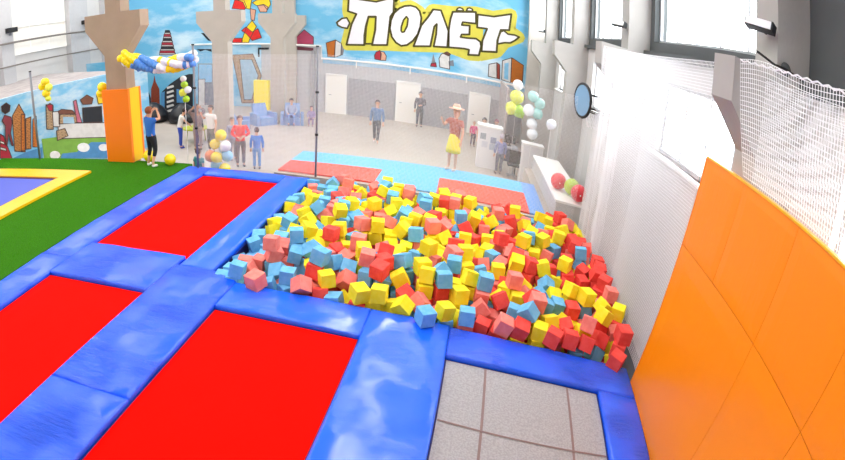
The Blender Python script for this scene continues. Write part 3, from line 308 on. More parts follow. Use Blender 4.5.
for i, (y, z) in enumerate(((17.6, 4.5), (23.1, 4.4))):
    f = thing('floodlight', ['small dark floodlight on the left wall above the pipe', 'small dark floodlight on the left wall beside the tan column'][i], 'light', (XL+.36, y, z))
    obj('housing', bx(0, .25, -.28, .28, -.12, .12), M_black, f, bevel=.02)
    obj('bracket', bx(-.02, .05, -.05, .05, -.25, -.1), M_steel, f)

# ------------------------------------------------------------------ back wall mural
def fw(s, z, t): return (s, 26.995-t, z)
mu = thing('wall_mural', 'big painted sky mural with giant white lettering on the back wall', 'mural', (0, 0, 0))
b = nb()
flat_prism(b, [(-18.9, HALL), (-10.35, HALL), (-10.35, 2.45), (-7.1, 2.45), (-7.05, 1.55), (3.15, 1.55), (3.15, 8.6), (-18.9, 8.6)], fw, 0, .01)
obj('painted_sky', b, M_sky, mu)
halo = MURAL['halo']
b = nb(); ribbon(b, MURAL['halo'], .6, fw, .01, .014)
obj('lettering_halo', b, mat('painted_lime', '#d8d052', rough=.7, noise=.1, nscale=3), mu)
b = nb()
for n_, p_ in MURAL['letters']: flat_prism(b, p_, fw, .012, .017)
flat_prism(b, [(-5.6, 3), (.9, 3.3), (.9, 4.9), (-5.6, 4.4)], fw, .012, .0155)
obj('lettering_base', b, mat('painted_lime2', '#d6cc4a', rough=.7), mu)
for n_, p_ in MURAL['letters']:
    l = obj('letter', flat_prism(nb(), p_, fw, .018, .024), mat('painted_letter_white', '#efeaf0', rough=.7, noise=.03), mu)
    obj('outline', ribbon(nb(), p_, .1, fw, .024, .03), mat('painted_outline', '#4a4410', rough=.7), l)
for k in ('wingL', 'wingR'):
    l = obj('wing', flat_prism(nb(), MURAL[k], fw, .018, .023), MATS['painted_letter_white'], mu)
    obj('outline', ribbon(nb(), MURAL[k], .09, fw, .024, .029), MATS['painted_outline'], l)
for k in ('ohole', 'phole'):
    l = obj('letter_gap', flat_prism(nb(), MURAL[k], fw, .026, .032), mat('painted_olive', '#d3cf3a', rough=.7), mu)
    obj('outline', ribbon(nb(), MURAL[k], .09, fw, .032, .036), MATS['painted_outline'], l)
for d in MURAL['dots']:
    l = obj('letter_dot', flat_prism(nb(), d, fw, .018, .024), MATS['painted_letter_white'], mu)
    obj('outline', ribbon(nb(), d, .08, fw, .024, .029), MATS['painted_outline'], l)
lv = .011
NAMES = dict(pink='painted_roof', darkred='painted_eaves', orange='painted_tower', tan='painted_tower', glassblue='painted_windows', rust='painted_spire', dark='painted_dark_block')  # dark shapes are buildings and stripes in the mural's own colour
for c_, p_ in MURAL['shapes']:
    lv += .0006
    o = obj(NAMES.get(c_, 'painted_shape'), flat_prism(nb(), p_, fw, .01, lv+.004), paint(c_), mu)
    if c_ not in ('sky2', 'dark', 'slate', 'darkred', 'grey'): obj('outline', ribbon(nb(), p_, .038, fw, lv+.004, lv+.006), mat('painted_dark_line', '#4a3634', rough=.7), o)
# white pipe stepping down along the mural's lower edge
pp = thing('heating_pipe', 'white pipe stepping down and running under the mural', 'pipe', (0, 0, 0))
obj('pipe_run', tube([(-14.4, 26.85, 2.47), (-7.1, 26.85, 2.47), (-7.1, 26.85, 1.8), (3.1, 26.85, 1.8)], .05), M_white, pp)
for x in (-5.3, -2.6, 0.2, 2.2): obj('pipe_stub', tube([(x, 26.85, 1.8), (x, 26.85, 1.45)], .035), M_white, pp)
# doors and wainscot in the back wall
for i, (a, c) in enumerate(((-6.8, -5.85), (-3.2, -2.12), (.45, 1.4))):
    d = bpy.data.objects.new('door_%d' % (i+1), None); link(d); d['kind'] = 'structure'; d.location = (a, 26.9, HALL)
    w = c-a
    obj('door_leaf', bx(0, w, 0, .06, 0, 2.04), mat('cream_door', '#efece6', rough=.5), d, bevel=.01)['kind'] = 'structure'
    b = nb(); add_box(b, -.07, 0, -.02, .09, 0, 2.12); add_box(b, w, w+.07, -.02, .09, 0, 2.12); add_box(b, 0, w, -.02, .09, 2.05, 2.12)
    obj('door_frame', b, M_white, d)['kind'] = 'structure'
    obj('door_handle', tube([(.12, -.01, 1.0), (.12, -.06, 1.0), (.25, -.06, 1.0)], .014, 6), M_steel, d)['kind'] = 'structure'
for i, (a, c) in enumerate(((-5.7, -3.35), (-2.0, .3), (1.5, 3.1))):
    struct('trim_%d' % (10+i), bx(a, c, 26.95, 27.0, HALL, .85), M_panelg)
struct('trim_13', bx(-7.6, -7.45, 26.85, 27.0, HALL, 2.2), M_panelg)
# small hanging poster and yellow pad near the tilted painted tower
p = obj('crash_pad', bx(-10.5, -9.7, 26.2, 26.5, -1.1, .5), mat('pale_yellow_vinyl', '#ffe63a', rough=.5), bevel=.05); tag(p, 'tall yellow pad leaning upright against the far mural', 'pad')

# ------------------------------------------------------------------ city mural screen and left mural screen
def fc(s, z, t): return (s, 23.0-t, z)
cm = thing('mural_screen', 'screen painted with dark city street and red spire under the balloon garland', 'mural', (0, 0, 0))
obj('screen_board', bx(-18.9, -12.2, 23.0, 23.12, HALL, 2.0), M_skyc, cm)
for i, (c_, p_) in enumerate(MURAL['city']):
    obj(NAMES.get(c_, 'painted_facade'), flat_prism(nb(), [(x, min(z, 1.98)) for x, z in p_], fc, 0, .006+.002*i), paint(c_), cm)
A_ = Vector((-13.4, 11.6)); D_ = Vector((.39691115, .91785704)); N_ = Vector((D_.y, -D_.x))
def fl(s, z, t):
    q = A_ + D_*s + N_*t
    return (q.x, q.y, z)
lm = thing('mural_screen', 'long screen painted with towers, lawn and swans behind the green turf', 'mural', (0, 0, 0))
obj('screen_board', flat_prism(nb(), [(-3.5, HALL), (6.0, HALL), (6.0, 2.06), (-3.5, 1.86)], fl, -.12, 0), M_skyl, lm)
for i, (c_, p_) in enumerate(MURAL['left']):
    nm = {'lawn': 'painted_lawn', 'white': 'painted_swan', 'brick': 'painted_tower', 'orange': 'painted_tower', 'skyd': 'painted_water', 'darkhair': 'painted_hair', 'maroon': 'painted_figure'}.get(c_, 'painted_facade')
    q_ = [(s, max(z, HALL+.01)) for s, z in p_]
    o = obj(nm, flat_prism(nb(), q_, fl, 0, .006+.0015*i), paint(c_), lm)
    if c_ not in ('skyd', 'lawn', 'glassblue', 'white'): obj('outline', ribbon(nb(), q_, .028, fl, .006+.0015*i, .0085+.0015*i), mat('painted_dark_line', '#4a3634', rough=.7), o)
rp = nb(); vs = [rp.verts.new(v) for v in ((XL+.02, 8.6, 1.75), (-14.85, 8.6, 1.75), (-11.1, 17.0, 1.95), (XL+.02, 19.8, 1.95))]
rp.faces.new(vs); r_ = bmesh.ops.extrude_face_region(rp, geom=rp.faces[:]); bmesh.ops.translate(rp, vec=(0, 0, -.06), verts=[v for v in r_['geom'] if isinstance(v, bmesh.types.BMVert)])
lr = obj('low_roof', rp, mat('grey_sheet_roof', '#a8a0a0', rough=.7, noise=.25, nscale=2.5)); tag(lr, 'low grey sheet roof behind the long painted screen', 'roof')

# ------------------------------------------------------------------ raised deck, turf and mats
PX0, PX1, PY0, PY1 = -3.2, 2.82, 6.08, 11.5     # foam pit opening
b = nb()
add_box(b, -6.27, PX0-.04, -6.5, 11.33, HALL, -.14)
add_box(b, PX0-.04, 2.87, -6.5, PY0-.04, HALL, -.14)
add_box(b, PX0-.04, PX1+.04, PY0-.04, PY1+.04, HALL, -.42)
add_box(b, -4.15, 2.87, PY1+.06, 14.4, HALL, -.04, 1)
add_box(b, PX1+.04, 3.3, -6.5, 11.1, HALL, -.14)
add_box(b, 2.87, 3.3, 11.64, 16.6, HALL, -.04, 1)
add_box(b, 2.2, 2.87, 14.4, 16.6, HALL, -.04, 1)
struct('floor_deck', b, [M_deck, M_floor])
tf = obj('artificial_turf', add_box(add_box(bx(-13.25, -6.29, -6.5, 11.34, -.5, -.015), -13.25, -8.78, 11.34, 11.55, -.5, -.015), -7.92, -6.29, 11.34, 11.55, -.5, -.015), M_grass); tag(tf, 'green artificial turf beside the blue padded edge', 'turf', kind='stuff')
g = nb(); rr = random.Random(3)
for i in range(15000):
    y = 11.53 - 9.5*rr.random()**1.1; x = -6.3-6.9*rr.random()
    if (x < -8.5 and 5.5 < y < 10.34) or (-8.8 < x < -7.9 and y > 11.3): continue
    a = rr.random()*6.28; h = rr.uniform(.012, .028); dx, dy = .006*math.cos(a), .006*math.sin(a); l = rr.uniform(-.012, .012)
    g.faces.new([g.verts.new((x-dx, y-dy, -.016)), g.verts.new((x+dx, y+dy, -.016)), g.verts.new((x+l, y+l, -.016+h))])
obj('turf_blades', g, mat('turf_blade', '#4a9418', rough=.9, spec=.1), tf)['kind'] = 'stuff'

# pads
def pad(x0, x1, y0, y1, label, m=None, h=.07, group='blue vinyl edge pads'):
    seg = .12; b = nb(); nx = max(2, int((x1-x0)/seg)); ny = max(2, int((y1-y0)/seg)); rr = random.Random(int(x0*77+y0*31))
    X0, X1, Y0, Y1 = x0+.003, x1-.003, y0+.003, y1-.003
    ph = rr.random()*9
    def top(x, y):
        e = min(x-X0, X1-x, y-Y0, Y1-y); k = min(1, e/.035)
        return -h*.22*(1-k)**2 + k*(.006*math.sin(x*7+y*3+ph) + .005*math.sin(y*9-x*5+ph*2))
    V = {}
    for i in range(nx+1):
        for j in range(ny+1):
            x = X0+(X1-X0)*i/nx; y = Y0+(Y1-Y0)*j/ny
            if i == 1: x = X0+.03
            if i == nx-1: x = X1-.03
            if j == 1: y = Y0+.03
            if j == ny-1: y = Y1-.03
            V[i, j] = b.verts.new((x, y, top(x, y)))
    for i in range(nx):
        for j in range(ny): b.faces.new((V[i, j], V[i+1, j], V[i+1, j+1], V[i, j+1]))
    ring = [(i, 0) for i in range(nx)] + [(nx, j) for j in range(ny)] + [(i, ny) for i in range(nx, 0, -1)] + [(0, j) for j in range(ny, 0, -1)]
    low = [b.verts.new((V[k].co.x, V[k].co.y, -h-.05)) for k in ring]
    for a in range(len(ring)):
        c = (a+1) % len(ring); b.faces.new((V[ring[a]], V[ring[c]], low[c], low[a]))
    b.faces.new(low)
    o = obj('edge_pad', b, m or M_blue, smooth=True)
    return tag(o, label, 'pad', group)
pad(-6.27, -5.63, 5.98, 11.33, 'creased blue edge pad between the turf and the far red trampoline', M_bluew)
pad(-6.27, -5.63, -3.0, 5.98, 'creased blue edge pad between the turf and the near red trampoline at the left edge', M_bluew)
pad(-5.63, -3.75, 10.84, 11.33, 'short blue pad across the far end of the far red trampoline')
pad(-5.63, -3.81, 5.45, 6.61, 'wide shiny blue pad between the far and near left red trampolines', M_bluew)
pad(-3.75, -3.2, 6.3, 11.33, 'long blue pad between the far red trampoline and the foam pit')
pad(-3.81, -2.74, 3.36, 6.3, 'blue pad between two near red trampolines, upper one touching the foam pit corner', M_bluew)
pad(-3.81, -2.74, -3.0, 3.36, 'blue pad between two near red trampolines, lower one cut by the frame bottom', M_bluew)
pad(-2.74, -.82, 5.4, 6.08, 'blue pad between the near middle red trampoline and the foam pit')
pad(-.82, .25, -3.0, 6.08, 'smooth wide blue pad between the red trampoline and the grey trampoline')
pad(.25, 2.87, 5.38, 6.04, 'blue pad between the grey trampoline and the foam pit', M_bluew)
pad(2.3, 2.87, -3.0, 5.38, 'blue pad between the grey trampoline and the orange padded wall', M_bluew)

# trampolines
def trampoline(x0, x1, y0, y1, label, m, edge):
    t = thing('trampoline', label, 'trampoline', ((x0+x1)/2, (y0+y1)/2, -.13), group='trampolines')
    w, l = (x1-x0)/2, (y1-y0)/2
    b = nb(); n = 14; V = {}
    for i in range(n+1):
        for j in range(n+1):
            u, v = -1+2*i/n, -1+2*j/n
            V[i, j] = b.verts.new(((w-.02)*u, (l-.02)*v, .06-.04*(1-u*u)*(1-v*v)))
    for i in range(n):
        for j in range(n): b.faces.new((V[i, j], V[i+1, j], V[i+1, j+1], V[i, j+1]))
    obj('jumping_bed', b, m, t, smooth=True)
    b = nb()
    for a0, a1, c0, c1 in ((-w, w, -l, -l+.025), (-w, w, l-.025, l), (-w, -w+.025, -l+.025, l-.025), (w-.025, w, -l+.025, l-.025)): add_box(b, a0, a1, c0, c1, .005, .055)
    obj('edge_webbing', b, edge, t)
    return t
trampoline(-5.63, -3.75, 6.61, 10.84, 'far red trampoline beside the balloon cluster and the corner net post', M_red, M_edge)
trampoline(-5.63, -3.81, 1.2, 5.45, 'red trampoline between the turf-side pad and the near middle red one', M_red, M_edge)
trampoline(-2.74, -.82, 1.2, 5.4, 'largest red trampoline in the middle, in front of the foam pit', M_red, M_edge)
tg = trampoline(.25, 2.3, 1.2, 5.38, 'grey mesh trampoline with brown strap lines beside the orange wall', M_greymat, M_edge)
def strap(x0, x1, y0, y1):
    cx, cy = (0.25+2.3)/2, (1.2+5.38)/2; b = nb(); n = 24; hw, hl = (2.3-.25)/2-.05, (5.38-1.2)/2-.05
    for i in range(n):
        pts = []
        for k in (i, i+1):
            if x1-x0 < y1-y0: yy = y0+(y1-y0)*k/n; pts.append(((x0, yy), (x1, yy)))
            else: xx = x0+(x1-x0)*k/n; pts.append(((xx, y0), (xx, y1)))
        q = [pts[0][0], pts[0][1], pts[1][1], pts[1][0]]
        if x1-x0 >= y1-y0: q = [pts[0][0], pts[1][0], pts[1][1], pts[0][1]]
        vv = []
        for x, y in q:
            u, v = (x-cx)/hw, (y-cy)/hl
            vv.append(b.verts.new((x-cx, y-cy, .066-.04*max(0, 1-u*u)*max(0, 1-v*v))))
        b.faces.new(vv)
    obj('strap_line', b, M_strap, tg)
strap(.75, .78, 1.24, 5.34); strap(1.84, 1.87, 1.24, 5.34); strap(.275, 2.275, 4.25, 4.275); strap(.275, 2.275, 2.9, 2.925)

# small sunken trampoline in the turf with yellow surround
t = thing('turf_trampoline', 'small blue trampoline with yellow padded surround set in the green turf', 'trampoline', (-10.74, 8.1, -.013))
b = nb()
for a0, a1, c0, c1 in ((-2.2, 2.22, 1.58, 2.2), (-2.2, 2.22, -2.2, -1.6), (1.64, 2.22, -1.6, 1.58), (-2.2, -1.62, -1.6, 1.58)): add_box(b, a0, a1, c0, c1, 0, .06)
obj('padded_surround', b, M_yellowv, t, bevel=.012)
obj('jumping_bed', bx(-1.62, 1.64, -1.6, 1.58, .004, .02), mat('indigo_bed', '#4a57c0', rough=.6), t)
b = nb()
for a0, a1, c0, c1 in ((-1.62, 1.64, 1.5, 1.58), (-1.62, 1.64, -1.6, -1.52), (1.56, 1.64, -1.52, 1.5), (-1.62, -1.54, -1.52, 1.5)): add_box(b, a0, a1, c0, c1, .02, .035)
obj('edge_webbing', b, mat('dark_red_edge', '#5a2430', rough=.7), t)

# pit walls
struct('trim_14', add_box(add_box(nb(), PX0-.04, PX0, PY0, PY1, -.42, -.13), PX0-.04, PX1+.04, PY0-.04, PY0, -.42, -.13), M_edge)

# hall-side play mats
M_mblue = mat('light_blue_mat', '#5fb8ea', rough=.7, noise=.04); M_mred = mat('coral_mat', '#f04a30', rough=.7, noise=.04); M_mdb = mat('mid_blue_mat', '#6f9fe0', rough=.7)
def pmat(name, x0, x1, y0, y1, m, label):
    b = nb(); vs = []
    for z in (-.038, .0):
        vs.append([b.verts.new((x, y+(.1*(x+4.1) if y > 12.4 else 0), z)) for x, y in ((x0, y0), (x1, y0), (x1, y1), (x0, y1))])
    b.faces.new(vs[0][::-1]); b.faces.new(vs[1])
    for i in range(4): b.faces.new((vs[0][i], vs[0][(i+1) % 4], vs[1][(i+1) % 4], vs[1][i]))
    return tag(obj(name, b, m), label, 'mat', 'flat play mats behind the foam pit')
pmat('play_mat', -4.1, -1.8, 11.72, 12.7, M_mred, 'coral floor mat behind the middle net post')
pmat('play_mat', -1.8, -.36, 11.72, 12.7, M_mblue, 'light blue floor mat between the two coral mats')
pmat('play_mat', -.36, 1.85, 11.72, 12.7, M_mred, 'coral floor mat between the foam pit and the bench')
pmat('play_mat', -4.1, 1.85, 12.7, 13.78, M_mblue, 'long light blue floor mat strip at the back of the play mats')
pmat('play_mat', 1.85, 2.25, 11.72, 13.78, M_mdb, 'narrow mid blue floor mat strip next to the white bench')

# ------------------------------------------------------------------ foam cubes
def decode(s):
    for t in s.split(';'):
        v = [int(k)/1000 for k in t.split(',')]; x, y, z, qx, qy, qz, sz = v
        qw = math.sqrt(max(0, 1-qx*qx-qy*qy-qz*qz)); yield x, y, z, Quaternion((qw, qx, qy, qz)), sz
def cube_mesh(name, m):
    b = nb(); bmesh.ops.create_cube(b, size=1)
    bmesh.ops.bevel(b, geom=b.edges[:], offset=.035, segments=2, profile=.5, affect='EDGES')
    me = bpy.data.meshes.new(name); b.to_mesh(me); b.free(); me.materials.append(m)
    for p in me.polygons: p.use_smooth = len(p.vertices) == 4 and p.area < .5
    return me
CM = {k: cube_mesh('foam_cube_'+k, FOAM[k]) for k in FOAM}
rc = random.Random(21)
def pick(x, y):
    r = rc.random(); t = max(0, min(1, (x+3.1)/5.9))
    if y < 7.4 and x < -2.0: pb = .62
    elif y < 7.0 and x < -.6: pb = .2
    else: pb = .30-.17*t
    pr = .26+.20*t
    return 'blue' if r < pb else (('red' if rc.random() < .15+.55*t else 'coral') if r < pb+pr*1.15 else 'yellow')
WORD = {'yellow': 'yellow', 'blue': 'light blue', 'coral': 'coral pink', 'red': 'bright red'}
def zone(x, y):
    c = 'left' if x < -1.2 else ('middle' if x < .9 else 'right')
    r = 'front' if y < 7.6 else ('centre' if y < 9.6 else 'back')
    w = {('left', 'front'): 'in the pit corner by the creased blue pads', ('middle', 'front'): 'in the front of the pit near the grey trampoline pad',
         ('right', 'front'): 'in the pit corner next to the orange wall', ('left', 'centre'): 'in the pit side facing the far red trampoline',
         ('middle', 'centre'): 'on the crest of the heap in the pit centre', ('right', 'centre'): 'in the pit side against the white side net',
         ('left', 'back'): 'at the back of the pit by the middle net post', ('middle', 'back'): 'at the back of the pit before the light blue mat',
         ('right', 'back'): 'in the far pit corner before the white bench'}[c, r]
    return w
for x, y, z, q, s in decode(CUBES):
    k = pick(x, y); o = bpy.data.objects.new('foam_cube', CM[k]); link(o)
    o.location = (x, y, z); o.rotation_mode = 'QUATERNION'; o.rotation_quaternion = q; o.scale = (s, s, s)
    w = zone(x, y)
    tag(o, '%s foam cube %s' % (WORD[k], w), 'foam cube', '%s foam cubes %s' % (WORD[k], w))
b = nb(); ks = list(FOAM)
for x, y, z, q, s in decode(MORE_CUBES):
    k = ks.index(pick(x, y)); n0 = len(b.faces)
    r_ = bmesh.ops.create_cube(b, size=s*.97, matrix=Matrix.Translation((x, y, z)) @ q.to_matrix().to_4x4())
    b.faces.ensure_lookup_table()
    for f in b.faces[n0:]: f.material_index = k
tag(obj('foam_cubes', b, [FOAM[k] for k in ks]), 'mixed foam cubes half buried between the others in the pit', 'foam cubes', kind='stuff')

# ------------------------------------------------------------------ orange padded wall
def ox(z):          # the wall bows outwards towards its top
    return 2.865 + .02*(z/1.5) + .07*max(0, (z-1.3)/1.7)**1.6
ow = thing('padded_wall', 'tall orange padded wall rising from the right edge of the trampolines', 'padded wall', (0, 0, 0))
def panel(y0, y1, z0, z1):
    b = nb(); n = 10; g_ = .003; y0 += g_; y1 -= g_; z0 += g_; z1 -= g_; ny = 8; Fv = {}; Bv = {}
    for i in range(n+1):
        for j in range(ny+1):
            z = z0+(z1-z0)*i/n; y = y0+(y1-y0)*j/ny
            e = min(z-z0, z1-z, y-y0, y1-y); puff = -.004*min(1, e/.12)
            Fv[i, j] = b.verts.new((ox(z)+puff+(.004 if e < 1e-6 else 0), y, z)); Bv[i, j] = b.verts.new((ox(z)+.09, y, z))
    for i in range(n):
        for j in range(ny):
            b.faces.new((Fv[i, j], Fv[i+1, j], Fv[i+1, j+1], Fv[i, j+1])); b.faces.new((Bv[i, j], Bv[i, j+1], Bv[i+1, j+1], Bv[i+1, j]))
    for i in range(n):
        for j in (0, ny): b.faces.new((Fv[i, j], Fv[i+1, j], Bv[i+1, j], Bv[i, j]))
    for j in range(ny):
        for i in (0, n): b.faces.new((Fv[i, j], Fv[i, j+1], Bv[i, j+1], Bv[i, j]))
    obj('wall_cushion', b, M_orange, ow, smooth=False)
for y1, y0 in ((5.72, 4.72), (4.72, 3.6), (3.6, 2.5), (2.5, 1.4), (1.4, .3), (.3, -1.5)): panel(y0, y1, 1.93, 3.0)
for y1, y0 in ((5.72, 3.6), (3.6, 2.5), (2.5, 1.4), (1.4, .3), (.3, -1.5)): panel(y0, y1, -.06, 1.93)
b = nb()
add_box(b, ox(3)-.01, ox(3)+.1, -1.5, 5.71, 3.0, 3.02)
obj('top_piping', b, M_yellowv, ow)
b = nb()
for i in range(12):
    z0, z1 = -.06+3.06*i/12, -.06+3.06*(i+1)/12
    v = [b.verts.new(p) for p in ((ox(z0), 5.735, z0), (ox(z0)+.09, 5.735, z0), (ox(z1)+.09, 5.735, z1), (ox(z1), 5.735, z1))]
    w_ = [b.verts.new((p.co.x, 5.72, p.co.z)) for p in v]
    b.faces.new(v); b.faces.new(w_[::-1])
    for k in range(4): b.faces.new((v[k], v[(k+1) % 4], w_[(k+1) % 4], w_[k]))
obj('side_piping', b, M_orange, ow)

# ------------------------------------------------------------------ nets
def net(name, f, nu, nv, r, label, nseg_u, nseg_v, parent=None):
    """cord net over the patch f(u, v); every cord a thin prism"""
    b = nb()
    def cord(pts):
        rings = []
        for i, p in enumerate(pts):
            t = (pts[min(i+1, len(pts)-1)]-pts[max(i-1, 0)]).normalized()
            a = t.cross(Vector((.3, .2, .93))).normalized() if abs(t.z) < .9 else t.cross(Vector((1, 0, 0))).normalized()
            c = t.cross(a)
            rings.append([b.verts.new(p+(a*math.cos(k*2.0944)+c*math.sin(k*2.0944))*r) for k in range(3)])
        for i in range(len(pts)-1):
            for k in range(3): b.faces.new((rings[i][k], rings[i][(k+1) % 3], rings[i+1][(k+1) % 3], rings[i+1][k]))
    for i in range(nu+1): cord([Vector(f(i/nu, j/nseg_v)) for j in range(nseg_v+1)])
    for j in range(nv+1): cord([Vector(f(i/nseg_u, j/nv)) for i in range(nseg_u+1)])
    me = bpy.data.meshes.new(name); b.to_mesh(me); b.free(); me.materials.append(M_net)
    o = bpy.data.objects.new(name, me); link(o, parent)
    if label: tag(o, label, 'net')
    return o
# end net from the corner post past the middle post to the side net
def f_end1(u, v): x = -5.93+2.78*u; return (x, 11.25+.33*u+.05*math.sin(PI*u), .02+2.83*v-.05*math.sin(PI*u)*v)
def f_end2(u, v): x = -3.15+6.0*u; return (x, 11.58+.06*math.sin(3*PI*u), .02+(2.85-.0*u)*v-.07*math.sin(PI*u)*v)
net('safety_net', f_end1, 93, 94, .0018, 'white end net between the corner post and the middle post', 8, 6)
net('safety_net', f_end2, 200, 94, .0018, 'white end net behind the foam pit, right of the middle post', 12, 6)
# side net hanging below the ledge, gathered in soft folds at its far end
def f_side(u, v):
    y = 5.76+5.28*u; fold = max(0, (u-.72)/.28)
    return (2.98+.03*math.sin(u*16)*(1-v)+.06*fold*math.sin(u*55)-.08*math.sin(PI*v)*(.4+.6*math.sin(PI*u)), y+.05*math.sin(PI*v), .02+4.09*v-.06*math.sin(PI*u)*v)
side_net = net('safety_net', f_side, 136, 102, .0045, 'white side net hanging beside the foam pit in front of the window', 60, 20)
def f_side2(u, v):
    y = 11.1-1.9*u
    return (2.90+.05*math.sin(u*13)-.04*math.sin(v*3), y+.04*math.sin(v*4)-.06, .05+4.0*v)
net('gathered_layer', f_side2, 60, 90, .0045, None, 40, 16, side_net)
def f_near(u, v):
    y = -.3+5.4*u
    return (3.18+(2.94-3.18)*v-.05*math.sin(PI*v), y, 3.03+(1.06+.1*u)*v-.03*math.sin(PI*u*6)*v)
net('safety_net', f_near, 120, 25, .0042, 'white net above the orange padded wall', 60, 8)
net('safety_net', lambda u, v: (3.30-.02*math.sin(5*u), -.3+5.4*u, 2.4+1.7*v), 120, 36, .0035, 'inner white net between the orange wall and the near window', 30, 4)
c = nb(); pts = []
for i in range(67):
    y = -.3+5.4*i/66; pts.append((2.94, y, 4.09+.1*i/66-.02*abs(math.sin(i*PI/2))))
obj_ = obj('border_rope', add_tube(c, pts, .009, 5), M_net); tag(obj_, 'white border rope edging the net above the orange wall', 'rope')
# posts
for x, y, z0, z1, lb in ((-5.95, 11.2, -.02, 3.06, 'grey steel corner net post beside the balloon cluster'), (-3.15, 11.6, -.05, 3.03, 'grey steel net post in the middle behind the foam pit')):
    t = thing('net_post', lb, 'post', (x, y, z0), group=None)
    obj('pole', tube([(0, 0, 0), (0, 0, z1-z0)], .026, 10), M_steel, t, smooth=True)
    obj('cap', tube([(0, 0, z1-z0), (0, 0, z1-z0+.03)], .036, 10), M_black, t)
    for z in (1.0, 2.0): obj('clamp', tube([(0, 0, z), (0, 0, z+.05)], .04, 10), M_black, t)
t = thing('net_post', 'thin grey post at the turf edge before the long painted screen', 'post', (-11.42, 11.45, -.02))
obj('pole', tube([(0, 0, 0), (0, 0, 2.75)], .035, 10), M_steel, t, smooth=True); obj('cap', tube([(0, 0, 2.75), (0, 0, 2.78)], .04, 10), M_black, t)

# orange padding round the column
cp = thing('column_padding', 'orange padding with bright yellow side wrapped round the tan column', 'padding', (-8.34, 11.65, -.015))
b = nb(); add_box(b, -.42, .40, -.30, -.205, 0, 2.0); add_box(b, -.42, .40, .205, .30, 0, 2.0); add_box(b, -.42, -.325, -.205, .205, 0, 2.0)
obj('padding_front', b, mat('deep_orange_vinyl', '#ff8200', rough=.4), cp, bevel=.015)
obj('padding_side', bx(.315, .40, -.204, .204, 0, 2.0), mat('bright_yellow_vinyl', '#ffc800', rough=.4), cp, bevel=.01)
# ------------------------------------------------------------------ balloons
def balloon_bm(r, c=(0, 0, 0), s=14):
    b = nb(); prof = [(.001, 1.0), (.35, .95), (.66, .76), (.9, .42), (1.0, .08), (.96, -.25), (.8, -.58), (.52, -.88), (.22, -1.08), (.07, -1.18), (.1, -1.26), (.02, -1.24)]
    add_lathe(b, [(a*r, z*r) for a, z in prof], c, s); return b
BALC = dict(yellow='#ffe21a', white='#eef2f8', blue='#4f8fe0', lightblue='#9cd4f2', orange='#f58a3c', red='#e02a30', green='#a8d820', teal='#a8ded8', lime='#e6ee50')
def bmat(k): return mat('balloon_'+k, BALC[k], rough=.22, spec=.6)
def balloon(loc, r, k, label, group=None, tilt=(0, 0, 0)):
    o = obj('balloon', balloon_bm(r), bmat(k), smooth=True, loc=loc); o.rotation_euler = tilt
    return tag(o, label, 'balloon', group)
BM_ = {k: None for k in BALC}
def balloon_part(parent, loc, r, k, rr, name='balloon'):
    if BM_[k] is None:
        t = obj(name, balloon_bm(1.0, s=12), bmat(k), smooth=True); BM_[k] = t.data; bpy.data.objects.remove(t)
    o = bpy.data.objects.new(name, BM_[k]); link(o, parent); o.location = loc; o.scale = (r, r, r)
    o.rotation_euler = (rr.uniform(-.9, .9), rr.uniform(-.9, .9), 0); return o
gr = thing('balloon_garland', 'spiral garland of blue, white and yellow balloons strung from the tan column', 'balloons', (-7.9, 11.25, 2.82))
rr = random.Random(5)
for i in range(26):
    t = i/25; x = 1.9*t; z = -.0-.25*math.sin(PI*t*.85)+.02
    for k in range(4):
        a = k*PI/2+i*.24
        w = t*4.2+.22*k
        c = ('yellow', 'yellow', 'blue', 'blue', 'white', 'yellow', 'yellow', 'white', 'blue')[min(8, int(w*1.8))] if k != 3 or rr.random() < .5 else 'white'
        balloon_part(gr, (x+rr.uniform(-.02,.02), .13*math.cos(a), z+.13*math.sin(a)), .098, c, rr)
obj('garland_cord', tube([(2.02*i/10, 0, -.25*math.sin(PI*i/10*.85)+.02) for i in range(11)], .012, 6), M_white, gr)
# balloon column behind the far red trampoline
bc = thing('balloon_column', 'stacked column of yellow, white, blue and orange balloons by the corner post', 'balloons', (-5.75, 12.1, HALL))
obj('base_plate', add_lathe(nb(), [(.22, 0), (.22, .03), (.02, .05)]), M_black, bc); obj('pole', tube([(0, 0, .05), (0, 0, 1.8)], .012, 6), M_white, bc)
for dx, dy, z, r, k in ((0, 0, 1.75, .15, 'yellow'), (-.17, 0, 1.5, .14, 'yellow'), (.14, -.05, 1.48, .15, 'white'), (.16, .02, 1.2, .15, 'lightblue'), (-.08, -.12, 1.18, .15, 'yellow'),
                        (-.3, 0, 1.17, .16, 'orange'), (.0, .15, 1.35, .13, 'lightblue'), (-.2, .1, .9, .15, 'lightblue'), (.12, -.08, .88, .15, 'yellow'), (-.1, -.1, .6, .15, 'white'), (.1, .05, .4, .15, 'blue')):
    balloon_part(bc, (dx, dy, z), r, k, rr)
balloon((-6.78, 11.3, .14), .15, 'yellow', 'yellow balloon lying on the edge of the turf between the boy and corner post')
balloon((-7.52, 11.5, .15), .16, 'yellow', 'yellow balloon on the turf behind the legs of the boy in blue')
def cluster(loc, parts, label, name='balloon_cluster', string=None):
    t = thing(name, label, 'balloons', loc)
    for dx, dy, dz, r, k in parts: balloon_part(t, (dx, dy, dz), r, k, rr)
    if string: obj('string', tube([(0, 0, 0), (0, 0, -string)], .008, 5), M_white, t)
    return t
cluster((-10.75, 11.35, 2.25), [(0, 0, .12, .13, 'yellow'), (-.14, 0, 0, .12, 'yellow'), (.12, 0, -.05, .12, 'lime'), (0, 0, -.22, .13, 'yellow'), (.05, 0, -.38, .09, 'lime')], 'yellow balloon cluster hanging in front of the long painted screen')
